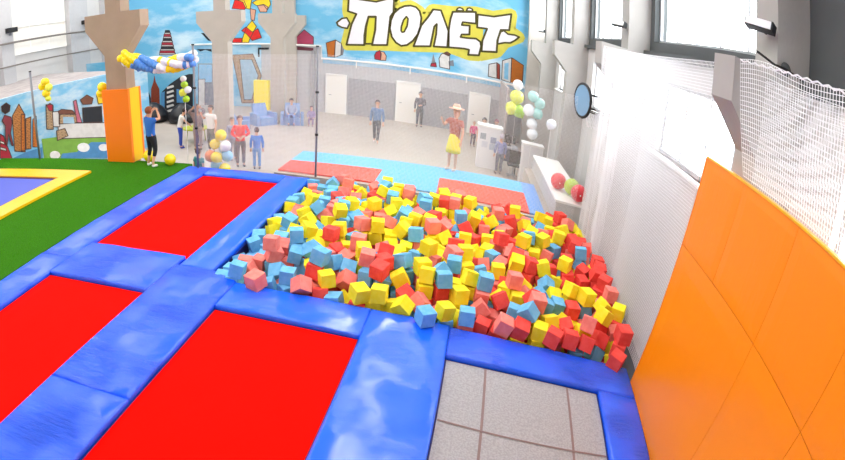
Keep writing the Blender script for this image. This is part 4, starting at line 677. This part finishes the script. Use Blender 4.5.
cluster((-8.92, 11.6, 2.05), [(0, 0, 0, .14, 'yellow'), (-.08, 0, -.18, .12, 'yellow')], 'pair of yellow balloons tied left of the tan column')
cluster((-6.38, 11.5, 2.0), [(0, 0, .05, .09, 'green'), (.09, 0, -.08, .09, 'white'), (-.05, 0, -.15, .1, 'lime'), (.03, 0, -.32, .09, 'green'), (-.02, 0, .2, .08, 'white')], 'green and white balloons on a stick near the corner net post', 'balloon_cluster', 2.0)
cluster((2.02, 19.6, 1.65), [(0, 0, .2, .27, 'lime'), (-.15, 0, -.25, .25, 'lime'), (.1, 0, -.3, .25, 'green'), (0, 0, .65, .2, 'white')], 'tall lime balloon stand beside the reception counter', 'balloon_stand', 2.7)
cluster((2.55, 18.3, 1.6), [(-.1, 0, .5, .2, 'teal'), (.15, 0, .3, .2, 'teal'), (-.2, 0, 0, .22, 'white'), (.1, 0, -.05, .2, 'teal'), (-.05, 0, -.45, .2, 'white'), (0, 0, -.8, .2, 'white')], 'pale teal and white balloon stand by the white cabinet', 'balloon_stand', 2.65)
cluster((2.72, 15.6, 1.62), [(0, 0, 0, .16, 'white')], 'single white balloon on a stick above the bench', 'balloon_on_stick', 1.15)

# ------------------------------------------------------------------ bench, balls, backboard
be = thing('wall_bench', 'long white bench along the window wall behind the foam pit', 'bench', (2.4, 0, 0))
obj('bench_top', bx(0, .85, 11.68, 16.4, .40, .45), M_white, be, bevel=.01); obj('bench_front', bx(.03, .07, 11.7, 16.38, -.035, .40), mat('grey_bench_front', '#c9c6c6', rough=.7), be)
obj('bench_end', bx(.07, .8, 11.7, 11.74, -.035, .40), MATS['grey_bench_front'], be)
for i, y in enumerate((12.9, 14.1, 15.3)): obj('leg', bx(.7, .76, y, y+.06, -.035, .40), M_white, be)
def ball(loc, r, c, label):
    t = thing('play_ball', label, 'ball', loc)
    m = mat('ball_'+c, {'red': '#e23844', 'green': '#b2cc3a'}[c], rough=.3)
    obj('ball_skin', add_ball(nb(), (0, 0, 0), r, 20, 14), m, t, smooth=True)
    obj('valve', add_ball(nb(), (0, -r, 0), .02, 6, 4), M_white, t)
ball((2.60, 12.72, .65), .2, 'red', 'round red ball on the bench beside the green ball')
ball((2.90, 12.42, .66), .2, 'green', 'yellow-green ball on the bench in front of the red ball')
ball((2.98, 11.92, .67), .2, 'red', 'red ball on the near end of the bench by the side net')
hb = thing('basketball_hoop', 'blue-glass basketball backboard with dark frame and ring on a wall column', 'basketball hoop', (2.62, 11.37, 2.82))
b = nb(); N = 28
def bb(a): # rounded fan outline in y,z plane facing -x with a slight turn
    return (.50*math.cos(a), .36*math.sin(a))
ol = [bb(2*PI*k/N) for k in range(N)]
turn = Matrix.Rotation(math.radians(188), 4, 'Z')
def pl(b, pts, t0, t1):
    a = [b.verts.new(turn @ Vector((t0, y, z))) for y, z in pts]; c = [b.verts.new(turn @ Vector((t1, y, z))) for y, z in pts]; n = len(pts)
    b.faces.new(a[::-1]); b.faces.new(c)
    for i in range(n): b.faces.new((a[i], a[(i+1) % n], c[(i+1) % n], c[i]))
pl(b, [(y*.93, z*.93) for y, z in ol], -.02, .02)
obj('backboard', b, mat('blue_backboard', '#7ea8cc', rough=.15), hb)
obj('board_frame', tube([tuple(turn @ Vector((0, y, z))) for y, z in ol+[ol[0], ol[1]]], .032, 8), M_black, hb, smooth=True)
b = nb(); pl(b, [(-.16, -.12), (.16, -.12), (.16, .14), (-.16, .14)], -.028, -.021); obj('target_square', b, M_white, hb)
ring = [tuple(turn @ Vector((-.30+.23*math.cos(2*PI*k/24), .23*math.sin(2*PI*k/24), -.2))) for k in range(26)]
obj('rim', tube(ring, .014, 6), mat('dark_rim', '#3a2a28', rough=.4, metal=.5), hb, smooth=True)
b = nb()
for k in range(12):
    a = 2*PI*k/12; c = 2*PI*(k+.5)/12
    for s_ in (1, -1):
        add_tube(b, [tuple(turn @ Vector((-.30+.23*math.cos(a), .23*math.sin(a), -.2))), tuple(turn @ Vector((-.30+.16*math.cos(a+s_*.26), .16*math.sin(a+s_*.26), -.38))), tuple(turn @ Vector((-.30+.12*math.cos(a), .12*math.sin(a), -.55)))], .006, 4)
obj('hoop_net', b, M_net, hb)
b = nb(); add_tube(b, [(.02, .3, .15), (.70, .2, .15)], .02); add_tube(b, [(.02, .3, -.15), (.70, .2, -.15)], .02); obj('wall_arm', b, M_black, hb)

for yc, lb in ((5.39, 'white floodlight on the dark column right of the big upper window'), (11.37, 'small white floodlight on the column beyond the side net'), (23.33, 'tiny floodlight on the farthest upper column by the mural')):
    f = thing('floodlight', lb, 'light', (3.46, yc-.02, 4.68))
    obj('bracket', tube([(.0, 0, 0), (-.14, -.03, .03)], .03, 6), M_black, f)
    b = nb(); add_box(b, -.05, .05, -.2, .2, -.06, .06); o = obj('housing', b, M_black, f, bevel=.01); o.location = (-.17, -.12, .02); o.rotation_euler = (0, .3, .5)
    b = nb(); add_box(b, -.062, -.052, -.18, .18, -.05, .05); o = obj('lens', b, mat('lamp_lens', '#f4f6f8', rough=.2), f); o.location = (-.17, -.12, .02); o.rotation_euler = (0, .3, .5)
t = thing('conduit_box', 'small round junction box with dark conduit at the foot of the nearest upper column', 'junction box', (3.6, 5.10, 4.34))
obj('box_body', add_ball(nb(), (0, 0, 0), .08, 12, 8, (1, .5, 1)), MATS['dark_grey_upper_wall'], t, smooth=True); obj('conduit', tube([(-.45, -.02, .02), (-.2, -.03, -.02), (0, -.03, 0), (.3, -.02, -.02)], .015, 6), M_black, t)

# ------------------------------------------------------------------ reception zone
M_cab = mat('white_cabinet', '#e6e4e6', rough=.5)
t = thing('reception_counter', 'white reception counter with small notices beside the woman in yellow', 'counter', (1.2, 20.15, HALL))
obj('counter_body', bx(-.45, .4, -.3, .3, 0, 1.56), M_cab, t, bevel=.01); obj('counter_top', bx(-.5, .45, -.36, .34, 1.56, 1.62), M_white, t, bevel=.01)
for x, z, c in ((-.28, 1.2, '#9aa0a8'), (.12, 1.1, '#8f98b4'), (.1, .85, '#b4bccc'), (-.2, .9, '#d0d0d8')): obj('notice', bx(x-.1, x+.12, -.31, -.302, z-.11, z+.12), mat('notice_'+c[1:], c, rough=.6), t)
t = thing('white_cabinet', 'plain white upright cabinet standing at the back corner of the mats', 'cabinet', (2.72, 19.0, HALL))
obj('cabinet_body', bx(-.38, .38, -.28, .3, 0, 1.42), M_cab, t, bevel=.01); obj('cabinet_top', bx(-.41, .41, -.31, .32, 1.42, 1.46), M_white, t); obj('door', bx(-.34, .34, -.3, -.281, .08, 1.38), mat('cabinet_door', '#dad8dc', rough=.5), t)
t = thing('office_desk', 'cluttered low desk with dark legs between the counter and the cabinet', 'desk', (2.0, 19.95, HALL))
obj('desk_top', bx(-.34, .3, -.3, .4, .95, 1.0), mat('grey_desk', '#a8a9b0', rough=.5), t)
for x, y in ((-.3, -.26), (.24, -.26), (-.3, .34), (.24, .34)): obj('leg', bx(x, x+.05, y, y+.05, 0, .95), M_black, t)
obj('modesty_panel', bx(-.25, .24, .3, .33, .35, .95), mat('slate_panel', '#6b6f80', rough=.6), t)
t = thing('computer_monitor', 'dark computer monitor standing on the cluttered desk', 'monitor', (1.98, 20.1, HALL+1.0))
obj('screen', bx(-.22, .22, -.02, .02, .1, .42), M_black, t, bevel=.008); obj('stand', bx(-.03, .03, -.02, .02, .01, .1), M_black, t); obj('foot', bx(-.1, .1, -.08, .08, 0, .012), M_black, t)
w_ = struct('trim_15', bx(1.9, 2.0, 22.6, 26.9, HALL, 1.9), mat('taupe_partition', '#a89e9c', rough=.8)); w_['label'] = 'taupe partition end beside the reception'
# office chair behind desk
t = thing('office_chair', 'black office chair beside the desk legs', 'chair', (2.15, 19.3, HALL))
obj('seat', bx(-.24, .24, -.22, .22, .44, .52), M_black, t, bevel=.03); obj('backrest', bx(-.22, .22, -.25, -.2, .6, 1.05), M_black, t, bevel=.02); obj('column', tube([(0, 0, .08), (0, 0, .44)], .03), M_steel, t)
for k in range(5):
    a = k*2*PI/5; obj('leg', tube([(0, 0, .1), (.27*math.cos(a), .27*math.sin(a), .05)], .02, 6), M_steel, t)

# lounge chairs, bean bags, small table in the hall
M_lb = mat('pale_blue_fabric', '#7f9cc8', rough=.8)
def lounge(x, y, rz, label):
    t = thing('foam_armchair', label, 'chair', (x, y, HALL), rz, 'pale blue foam armchairs')
    obj('seat', bx(-.35, .35, -.35, .3, 0, .36), M_lb, t, bevel=.05)
    b = nb(); vs = [b.verts.new(p) for p in ((-.35, .15, .36), (.35, .15, .36), (.35, .33, .36), (-.35, .33, .36), (-.33, .38, .95), (.33, .38, .95), (.33, .5, .92), (-.33, .5, .92))]
    for f in ((0, 1, 2, 3), (4, 5, 6, 7), (0, 1, 5, 4), (1, 2, 6, 5), (2, 3, 7, 6), (3, 0, 4, 7)): b.faces.new([vs[k] for k in f])
    obj('backrest', b, M_lb, t, bevel=.03)
    for s_ in (-1, 1): obj('arm', bx(s_*.44-.07, s_*.44+.07, -.35, .3, 0, .55), M_lb, t, bevel=.04)
lounge(-8.85, 20.6, 1.9, 'pale blue foam armchair just above the heads of the red and blue pair')
lounge(-8.5, 22.3, .9, 'middle pale blue foam armchair beside the seated dark-haired visitor')
lounge(-7.35, 22.9, .3, 'pale blue foam armchair holding the seated dark-haired visitor')
def bag(x, y, r, label):
    t = thing('bean_bag', label, 'bean bag', (x, y, HALL))
    obj('bag_body', add_lathe(nb(), [(.02, 0), (r*.85, .02), (r, .2*r), (r*.95, .55*r), (r*.6, 1.0*r), (r*.25, 1.25*r), (.03, 1.3*r)]), mat('black_leatherette', '#1c1d22', rough=.35), t, smooth=True)
    obj('bag_seam', tube([(r*1.0*math.cos(a), r*1.0*math.sin(a), .3*r) for a in [k*PI/8 for k in range(17)]], .015, 5), M_black, t)
bag(-13.9, 21.9, .75, 'round black bean bag before the city mural, nearer the boy in blue')
bag(-12.3, 21.9, .72, 'black bean bag before the city mural, behind the child in white')
bag(-15.6, 22.0, .7, 'black bean bag half hidden behind the yellow column padding')
t = thing('activity_table', 'low yellow-green activity table beside the child in a white shirt', 'table', (-9.75, 18.3, HALL))
obj('table_top', add_lathe(nb(), [(.02, .50), (.5, .50), (.52, .53), (.5, .56), (.02, .56)]), mat('lime_table', '#b6bc30', rough=.5), t, smooth=False)
for k in range(4): a = k*PI/2+.4; obj('leg', tube([(.36*math.cos(a), .36*math.sin(a), 0), (.33*math.cos(a), .33*math.sin(a), .50)], .025, 6), mat('lime_leg', '#8a9a2a', rough=.5), t)

# ------------------------------------------------------------------ people
def skin_mesh(name, verts, edges, radii, m, parent, root=0, sub=1, smooth=True):
    me = bpy.data.meshes.new(name); me.from_pydata([tuple(v) for v in verts], edges, [])
    o = bpy.data.objects.new(name+'_src', me); COL.objects.link(o)
    md = o.modifiers.new('s', 'SKIN'); md.use_smooth_shade = True
    s = o.modifiers.new('d', 'SUBSURF'); s.levels = sub; s.render_levels = sub
    for i, r in enumerate(radii):
        v = me.skin_vertices[0].data[i]; v.radius = r if isinstance(r, tuple) else (r, r); v.use_root = (i == root)
    dg = bpy.context.evaluated_depsgraph_get(); dg.update()
    out = bpy.data.meshes.new_from_object(o.evaluated_get(dg)); out.name = name
    bpy.data.objects.remove(o)
    out.materials.clear(); out.materials.append(m)
    for p in out.polygons: p.use_smooth = True
    q = bpy.data.objects.new(name, out); return link(q, parent)
SKIN = mat('skin', '#d9a585', rough=.6); SKIN2 = mat('skin_tan', '#c08a6a', rough=.6)
def person(label, loc, heading, h, P, C, group=None, name='person'):
    """P: joint overrides in heights (x right, y ahead negative = facing -y), C: colours"""
    t = thing(name, label, 'person', loc, heading, group)
    J = dict(pelvis=(0, 0, .53), spine=(0, .005, .62), chest=(0, 0, .73), neck=(0, .005, .83), jaw=(0, -.005, .872), skull=(0, 0, .93),
             hipL=(.052, 0, .515), hipR=(-.052, 0, .515), kneeL=(.056, -.008, .285), kneeR=(-.056, -.008, .285), ankL=(.058, .008, .045), ankR=(-.058, .008, .045), toeL=(.066, -.085, .02), toeR=(-.066, -.085, .02),
             shL=(.108, 0, .792), shR=(-.108, 0, .792), elL=(.135, .01, .635), elR=(-.135, .01, .635), wrL=(.14, -.03, .49), wrR=(-.14, -.03, .49))
    J.update(P); J = {k: Vector(v)*h for k, v in J.items()}
    k = h; V = []; E = []; Rd = []; ix = {}
    def add(n, p, r): ix[n] = len(V); V.append(p); Rd.append(r if isinstance(r, tuple) else r)
    rad = dict(pelvis=(.072, .055), spine=(.064, .05), chest=(.078, .056), neck=(.028, .028), jaw=(.038, .044), skull=(.05, .058), hipL=.05, hipR=.05, kneeL=.032, kneeR=.032, ankL=.021, ankR=.021, toeL=.016, toeR=.016,
               shL=.034, shR=.034, elL=.024, elR=.024, wrL=.016, wrR=.016)
    sc = lambda r: tuple(a*k for a in r) if isinstance(r, tuple) else r*k
    for n in rad: add(n, J[n], sc(rad[n]))
    add('crown', J['skull']+(J['skull']-J['jaw']).normalized()*.035*k, sc((.036, .04)))
    for a, b in (('pelvis', 'spine'), ('spine', 'chest'), ('chest', 'neck'), ('neck', 'jaw'), ('jaw', 'skull'), ('skull', 'crown'), ('pelvis', 'hipL'), ('pelvis', 'hipR'), ('hipL', 'kneeL'), ('hipR', 'kneeR'), ('kneeL', 'ankL'), ('kneeR', 'ankR'),
                 ('ankL', 'toeL'), ('ankR', 'toeR'), ('chest', 'shL'), ('chest', 'shR'), ('shL', 'elL'), ('shR', 'elR'), ('elL', 'wrL'), ('elR', 'wrR')): E.append((ix[a], ix[b]))
    for s, sd in (('L', 1), ('R', -1)):     # hands: palm and five fingers
        d = (J['wr'+s]-J['el'+s]).normalized(); side = d.cross(Vector((0, 1, 0)))
        if side.length < .2: side = d.cross(Vector((0, 0, 1)))
        side.normalize(); nrm = side.cross(d)
        add('palm'+s, J['wr'+s]+d*.035*k, sc((.02, .012))); E.append((ix['wr'+s], ix['palm'+s]))
        for f, (off, ln) in enumerate(((-.018, .030), (-.006, .036), (.006, .034), (.017, .027))):
            b0 = J['wr'+s]+d*.052*k+side*off*k; b1 = b0+d*ln*.55*k+nrm*.006*k; b2 = b1+d*ln*.45*k+nrm*.012*k
            for q, (pp_, rr_) in enumerate(((b0, .0062), (b1, .0054), (b2, .0045))):
                add('f%s%d%d' % (s, f, q), pp_, rr_*k)
                E.append((ix['palm'+s] if q == 0 else ix['f%s%d%d' % (s, f, q-1)], ix['f%s%d%d' % (s, f, q)]))
        b0 = J['wr'+s]+d*.02*k-side*.022*k*sd; b1 = b0+d*.022*k-side*.012*k*sd
        add('th'+s, b0, .0068*k); add('tt'+s, b1, .0052*k); E += [(ix['palm'+s], ix['th'+s]), (ix['th'+s], ix['tt'+s])]
    sk = C.get('skin', SKIN)
    skin_mesh('body', V, E, Rd, sk, t, root=0)
    def cloth(name, names, edges, scl, m, extra={}):
        Vv = [J[n] if n in J else extra[n][0] for n in names]; Rr = []
        for n in names:
            r = extra[n][1] if n in extra else rad[n]
            r = r if isinstance(r, tuple) else (r, r); Rr.append(tuple(a*scl*(.82 if n in ('shL', 'shR') else 1)*k for a in r))
        return skin_mesh(name, Vv, [(names.index(a), names.index(b)) for a, b in edges], Rr, m, t, root=0)
    top = mat('cloth_'+C['top'], C['top'], rough=.85)
    nk = J['chest'].lerp(J['neck'], .6); ex = {'nk': (nk, (.045, .04)), 'hem': (J['pelvis']-(J['spine']-J['pelvis'])*.1, (.072, .052)), 'hem2': (J['pelvis']-(J['spine']-J['pelvis'])*.42, (.079, .054))}
    nm = ['chest', 'spine', 'hem', 'hem2', 'nk', 'shL', 'shR']; ed = [('chest', 'spine'), ('spine', 'hem'), ('hem', 'hem2'), ('chest', 'nk'), ('chest', 'shL'), ('chest', 'shR')]
    for s in 'LR':
        ex['ue'+s] = (J['sh'+s].lerp(J['el'+s], .62 if not C.get('long') else 1.0), .030 if not C.get('long') else .026); nm.append('ue'+s); ed.append(('sh'+s, 'ue'+s))
        if C.get('long'):
            ex['lw'+s] = (J['el'+s].lerp(J['wr'+s], .93), .020); nm.append('lw'+s); ed.append(('ue'+s, 'lw'+s))
    cloth(C.get('topname', 'shirt'), nm, ed, 1.34, top, ex)
    if 'legs' in C:
        lm_ = mat('cloth_'+C['legs'], C['legs'], rough=.85); fr = C.get('leglen', .95)
        ex2 = {}; nm = ['pelvis', 'hipL', 'hipR', 'kneeL', 'kneeR']; ed = [('pelvis', 'hipL'), ('pelvis', 'hipR'), ('hipL', 'kneeL'), ('hipR', 'kneeR')]
        if fr > .0:
            for s in 'LR': ex2['c'+s] = (J['knee'+s].lerp(J['ank'+s], fr), .027); nm.append('c'+s); ed.append(('knee'+s, 'c'+s))
        ex2.update({'hipL2': (J['hipL'].lerp(J['kneeL'], .18), .050), 'hipR2': (J['hipR'].lerp(J['kneeR'], .18), .050), 'waist': (J['pelvis'].lerp(J['spine'], .35), (.066, .053))})
        nm[0:3] = ['waist', 'seatp', 'hipL2', 'hipR2']; ex2['seatp'] = (J['pelvis'], (.078, .058)); ed = [('waist', 'seatp'), ('seatp', 'hipL2'), ('seatp', 'hipR2'), ('hipL2', 'kneeL'), ('hipR2', 'kneeR')] + [e for e in ed if e[1][0] == 'c']
        cloth('trousers', nm, ed, 1.22, lm_, ex2)
    if 'skirt' in C:
        p = J['pelvis']; b = nb()
        add_lathe(b, [(.068*k, .05*k), (.078*k, .02*k), (.095*k, -.06*k), (.112*k, -.17*k), (.115*k, -.24*k), (.10*k, -.235*k), (.06*k, -.1*k)], (p.x, p.y, p.z), 24)
        obj('skirt', b, mat('cloth_'+C['skirt'], C['skirt'], rough=.85), t, smooth=True)
    for s in 'LR':     # shoes
        a, b_ = J['ank'+s], J['toe'+s]; d = (b_-a); d.normalize(); heel = a-Vector((d.x, d.y, 0))*.02*k; heel.z = a.z-.022*k
        q = [heel, a.lerp(b_, .45)-Vector((0, 0, .008*k)), b_]
        skin_mesh('shoe', [heel, q[1], q[2]], [(0, 1), (1, 2)], [.026*k, .026*k, .02*k], mat('shoe_'+C.get('shoes', '#f0f0f0'), C.get('shoes', '#f0f0f0'), rough=.5), t)
    # head: hair, eyes, nose, ears
    up = (J['skull']-J['jaw']).normalized(); hd = J['skull']; f = C.get('face', (0, -1, 0)); f = Vector(f).normalized(); f = (f-up*f.dot(up)).normalized(); rt = f.cross(up)
    hb_ = nb(); Mx = Matrix((rt, -f, up)).transposed().to_4x4()
    bmesh.ops.create_uvsphere(hb_, u_segments=18, v_segments=12, radius=.064*k, matrix=Matrix.Translation(hd-f*.008*k+up*.012*k) @ Mx @ Matrix.Diagonal((.93, 1.05, 1.08, 1)))
    cut = [v for v in hb_.verts if (v.co-hd).dot(f) > .012*k and (v.co-hd).dot(up) < .028*k or (v.co-hd).dot(up) < -.04*k]
    bmesh.ops.delete(hb_, geom=cut, context='VERTS')
    if C.get('hairlen'):
        add_ball(hb_, hd-f*.035*k-up*C['hairlen']*k*.5, .05*k, 12, 8, (.9, .5, 1+C['hairlen']*8))
    obj('hair', hb_, mat('hair_'+C.get('hair', '#2a1c16'), C.get('hair', '#2a1c16'), rough=.7), t, smooth=True)
    for s in (-1, 1):
        obj('eye', add_ball(nb(), hd+f*.053*k+rt*s*.02*k-up*.012*k, .0065*k, 8, 6), mat('eye_dark', '#22201f', rough=.3), t)
        obj('ear', add_ball(nb(), hd+rt*s*.05*k-up*.012*k, .013*k, 8, 6, (.5, .8, 1.2)), sk, t)
    obj('nose', add_ball(nb(), hd+f*.06*k-up*.024*k, .008*k, 8, 6, (1, 1, 1.4)), sk, t)
    obj('mouth', add_ball(nb(), hd+f*.05*k-up*.043*k, .011*k, 8, 6, (1.2, .5, .35)), mat('lips', '#a8544c', rough=.5), t)
    return t
UP_ARMS = dict(elL=(.165, -.05, .86), elR=(-.165, -.05, .84), wrL=(.09, -.08, .93), wrR=(-.08, -.09, .92))
person('boy in a blue tank top with hands raised to his face, on the turf', (-7.18, 11.12, -.013), 2.75, 1.56,
       dict(elL=(.20, -.05, .80), wrL=(.10, -.12, .90), elR=(-.17, -.07, .80), wrR=(-.05, -.12, .90), kneeL=(.075, -.02, .285), ankL=(.10, .02, .045), toeL=(.13, -.06, .02), kneeR=(-.06, -.03, .29), ankR=(-.07, .05, .05), toeR=(-.09, -.03, .02)),
       dict(top='#2f6fc4', legs='#1c1e26', leglen=.55, hair='#8a4a24', shoes='#eceae6', topname='tank_top'))
person('child in a white shirt and blue jeans bending toward the low table', (-9.74, 17.07, HALL+.0), 2.2, 1.58,
       dict(chest=(0, -.05, .72), neck=(0, -.085, .81), jaw=(0, -.11, .85), skull=(0, -.13, .90), shL=(.10, -.05, .78), shR=(-.10, -.05, .78), elL=(.11, -.13, .65), elR=(-.11, -.13, .65), wrL=(.08, -.22, .56), wrR=(-.08, -.22, .56), spine=(0, -.01, .62)),
       dict(top='#e6dfd8', legs='#2d47a8', hair='#241712', shoes='#2d47a8'))
person('dark-clothed child half hidden behind the child in white', (-9.25, 17.6, HALL), 1.2, 1.35, {}, dict(top='#2a2f3c', legs='#2a3c66', hair='#1c1412', shoes='#2a2a30', long=True))
person('adult with arms raised to the head, seen through the net left of the white-topped one', (-8.98, 17.0, HALL), .4, 1.72, UP_ARMS, dict(top='#8a7470', legs='#a08c86', hair='#3a2a26', shoes='#6a5c58', long=True, skin=SKIN2))
person('adult in a white top and khaki trousers beside the tall grey column', (-8.32, 16.75, HALL), -.3, 1.74,
       dict(elR=(-.16, -.04, .70), wrR=(-.13, -.12, .80)), dict(top='#ece6e2', legs='#6e6a56', hair='#4a3a34', shoes='#5a5048'))
person('adult in a bright red top and grey trousers talking by the balloon column', (-6.6, 15.3, HALL), .5, 1.68,
       dict(elL=(.16, -.05, .66), wrL=(.06, -.12, .62), elR=(-.16, -.05, .66), wrR=(-.06, -.12, .60)), dict(top='#ee3a30', legs='#6a6660', hair='#7a5a50', shoes='#4a4644', long=True))
person('child in a blue hooded jacket beside the person in red', (-6.0, 15.17, HALL), 3.5, 1.36, {}, dict(top='#3f7ed0', legs='#5a8ec8', hair='#2e2624', shoes='#4a5a78', long=True, topname='hooded_jacket'))
person('person in a grey-blue top half hidden behind the person in red', (-7.15, 15.95, HALL), .9, 1.5, {}, dict(top='#9a9cb4', legs='#8a8a90', hair='#8a8078', shoes='#70707a', long=True))
person('small child in a teal shirt peeking over the deck edge by the corner post', (-6.5, 12.3, HALL), 2.8, 1.3, {}, dict(top='#3f8f94', legs='#3a4a5a', hair='#4a3024', shoes='#3a3a40'))
person('young man in a blue hoodie walking across the empty hall floor', (-3.24, 20.92, HALL), .15, 1.78,
       dict(kneeL=(.04, -.07, .29), ankL=(.03, -.02, .05), toeL=(.04, -.10, .02), kneeR=(-.05, .01, .29), ankR=(-.04, .10, .07), toeR=(-.045, .02, .02)), dict(top='#5f7ea6', legs='#4a4a50', hair='#4a3c38', shoes='#f0e8e8', long=True, topname='hoodie'))
person('person in dark clothes standing against the cream door', (-1.98, 26.2, HALL), .1, 1.78, dict(elL=(.13, -.04, .65), wrL=(.03, -.10, .63)), dict(top='#55555e', legs='#4c4c55', hair='#3c3434', shoes='#4a4a50', long=True))
yw = person('woman in a yellow skirt and maroon top standing at the back of the mats', (-.1, 14.08, DECK), -.5, 1.72,
       dict(elR=(-.15, -.09, .70), wrR=(-.12, -.20, .78)), dict(top='#b0604e', skirt='#f2e23c', hair='#c88a5a', shoes='#e8dcd4', hairlen=.05))
hat = thing('sun_hat', 'wide pinkish straw hat worn by the woman in yellow skirt', 'hat', (-.1, 14.08, DECK+1.70))
obj('brim', add_lathe(nb(), [(.09, 0), (.2, -.015), (.21, -.005), (.09, .02)], seg=24), mat('pink_straw', '#f0b49a', rough=.8), hat, smooth=True)
obj('crown', add_lathe(nb(), [(.1, .0), (.098, .07), (.07, .11), (.01, .12)], seg=24), MATS['pink_straw'], hat, smooth=True)
obj('hat_band', add_lathe(nb(), [(.101, .012), (.103, .015), (.103, .035), (.1, .04)], seg=24), mat('hat_band', '#f4ecd8', rough=.7), hat)
person('small child in a pink coat standing before the reception counter', (.66, 23.6, HALL), .2, 1.15, {}, dict(top='#d8447c', legs='#4a3a4a', hair='#c8a8a0', shoes='#3a3038', long=True, topname='coat'))
person('dark-haired receptionist in white behind the reception counter', (1.0, 21.3, HALL), .0, 1.7, {}, dict(top='#e8e8ea', legs='#60606a', hair='#1e1a18', shoes='#30303a'))
person('person in a maroon top standing behind the counter and desk', (1.5, 22.0, HALL), .1, 1.68, dict(chest=(.0, -.05, .72), neck=(0, -.08, .82), jaw=(0, -.1, .87), skull=(0, -.11, .92)), dict(top='#a8586a', legs='#6a5058', hair='#8a4450', shoes='#4a4048', long=True))
person('person in lavender leaning over the front of the cluttered desk', (1.6, 19.35, HALL), 3.4, 1.5, dict(chest=(0, -.04, .73), neck=(0, -.06, .83)), dict(top='#8a90bc', legs='#6c6c7c', hair='#c4b8c4', shoes='#5a5a66', long=True))
SIT = dict(pelvis=(0, .03, .27), spine=(0, .04, .36), chest=(0, .03, .47), neck=(0, .02, .575), jaw=(0, .01, .625), skull=(0, .01, .68), hipL=(.052, .02, .26), hipR=(-.052, .02, .26), kneeL=(.07, -.22, .28), kneeR=(-.07, -.22, .28), ankL=(.07, -.24, .05), ankR=(-.07, -.24, .05),
           toeL=(.075, -.33, .02), toeR=(-.075, -.33, .02), shL=(.105, .03, .54), shR=(-.105, .03, .54), elL=(.14, -.02, .39), elR=(-.14, -.02, .39), wrL=(.09, -.14, .32), wrR=(-.09, -.14, .32))
person('dark-haired visitor sitting in a pale blue foam armchair', (-7.35, 22.78, HALL+.02), .3, 1.6, SIT, dict(top='#9aa6c0', legs='#6f8cc0', hair='#2a1c1c', shoes='#5a5a70', long=True))
person('child in lilac crouching beside the pale blue armchairs', (-6.5, 23.0, HALL), .2, 1.2, SIT, dict(top='#a292b8', legs='#8a7a9a', hair='#6a4a58', shoes='#7a6a80', long=True))

# ------------------------------------------------------------------ light
world = bpy.data.worlds.new('sky'); scene.world = world; world.use_nodes = True
bg = world.node_tree.nodes['Background']; bg.inputs[0].default_value = (.93, .97, 1, 1); bg.inputs[1].default_value = WORLD
for holes, z0, z1 in ((LOW, ZL0, ZL1), (UP, ZU0, ZU1)):
    for k, (a, c) in holes.items():
        l = bpy.data.lights.new('daylight', 'AREA'); l.shape = 'RECTANGLE'; l.size = c-a; l.size_y = z1-z0; l.cycles.is_portal = True
        lo = bpy.data.objects.new('daylight', l); COL.objects.link(lo); lo.location = (XR+.32, (a+c)/2, (z0+z1)/2)
        lo.rotation_euler = (math.radians(90), 0, math.radians(90))
M_lamp = bpy.data.materials.new('lamp_diffuser'); M_lamp.use_nodes = True
nt = M_lamp.node_tree; nt.nodes['Principled BSDF'].inputs['Emission Color'].default_value = (1, .97, .92, 1); nt.nodes['Principled BSDF'].inputs['Emission Strength'].default_value = 3
n_ = 0
for ix_, x in enumerate((-17.0, -11.4, -2.3)):
    for iy_, y in enumerate((-3.5, 1.0, 5.5, 10.0, 14.5, 19.0, 23.5)):
        t = thing('ceiling_lamp', 'long white ceiling lamp, row %s from the windows, lamp %s from the mural wall' % (('third', 'second', 'first')[ix_], ('seventh', 'sixth', 'fifth', 'fourth', 'third', 'second', 'first')[iy_]), 'lamp', (x, y, ZT-.35))
        obj('housing', bx(-.75, .75, -2.0, 2.0, .02, .12), M_white, t); obj('diffuser', bx(-.72, .72, -1.97, 1.97, 0, .018), M_lamp, t)
        for s_ in (-1, 1): obj('hanger', tube([(0, s_*1.2, .12), (0, s_*1.2, .36)], .01, 6), M_steel, t)
        l = bpy.data.lights.new('lamp_light', 'AREA'); l.shape = 'RECTANGLE'; l.size = 1.4; l.size_y = 3.9; l.energy = LAMP; l.color = (1, .98, .95)
        lo = bpy.data.objects.new('lamp_light', l); COL.objects.link(lo); lo.location = (x, y, ZT-.37)
scene.view_settings.view_transform = 'Standard'; scene.view_settings.look = 'None'
scene.view_settings.exposure = EXPO; scene.view_settings.gamma = 1; scene.view_settings.use_curve_mapping = False
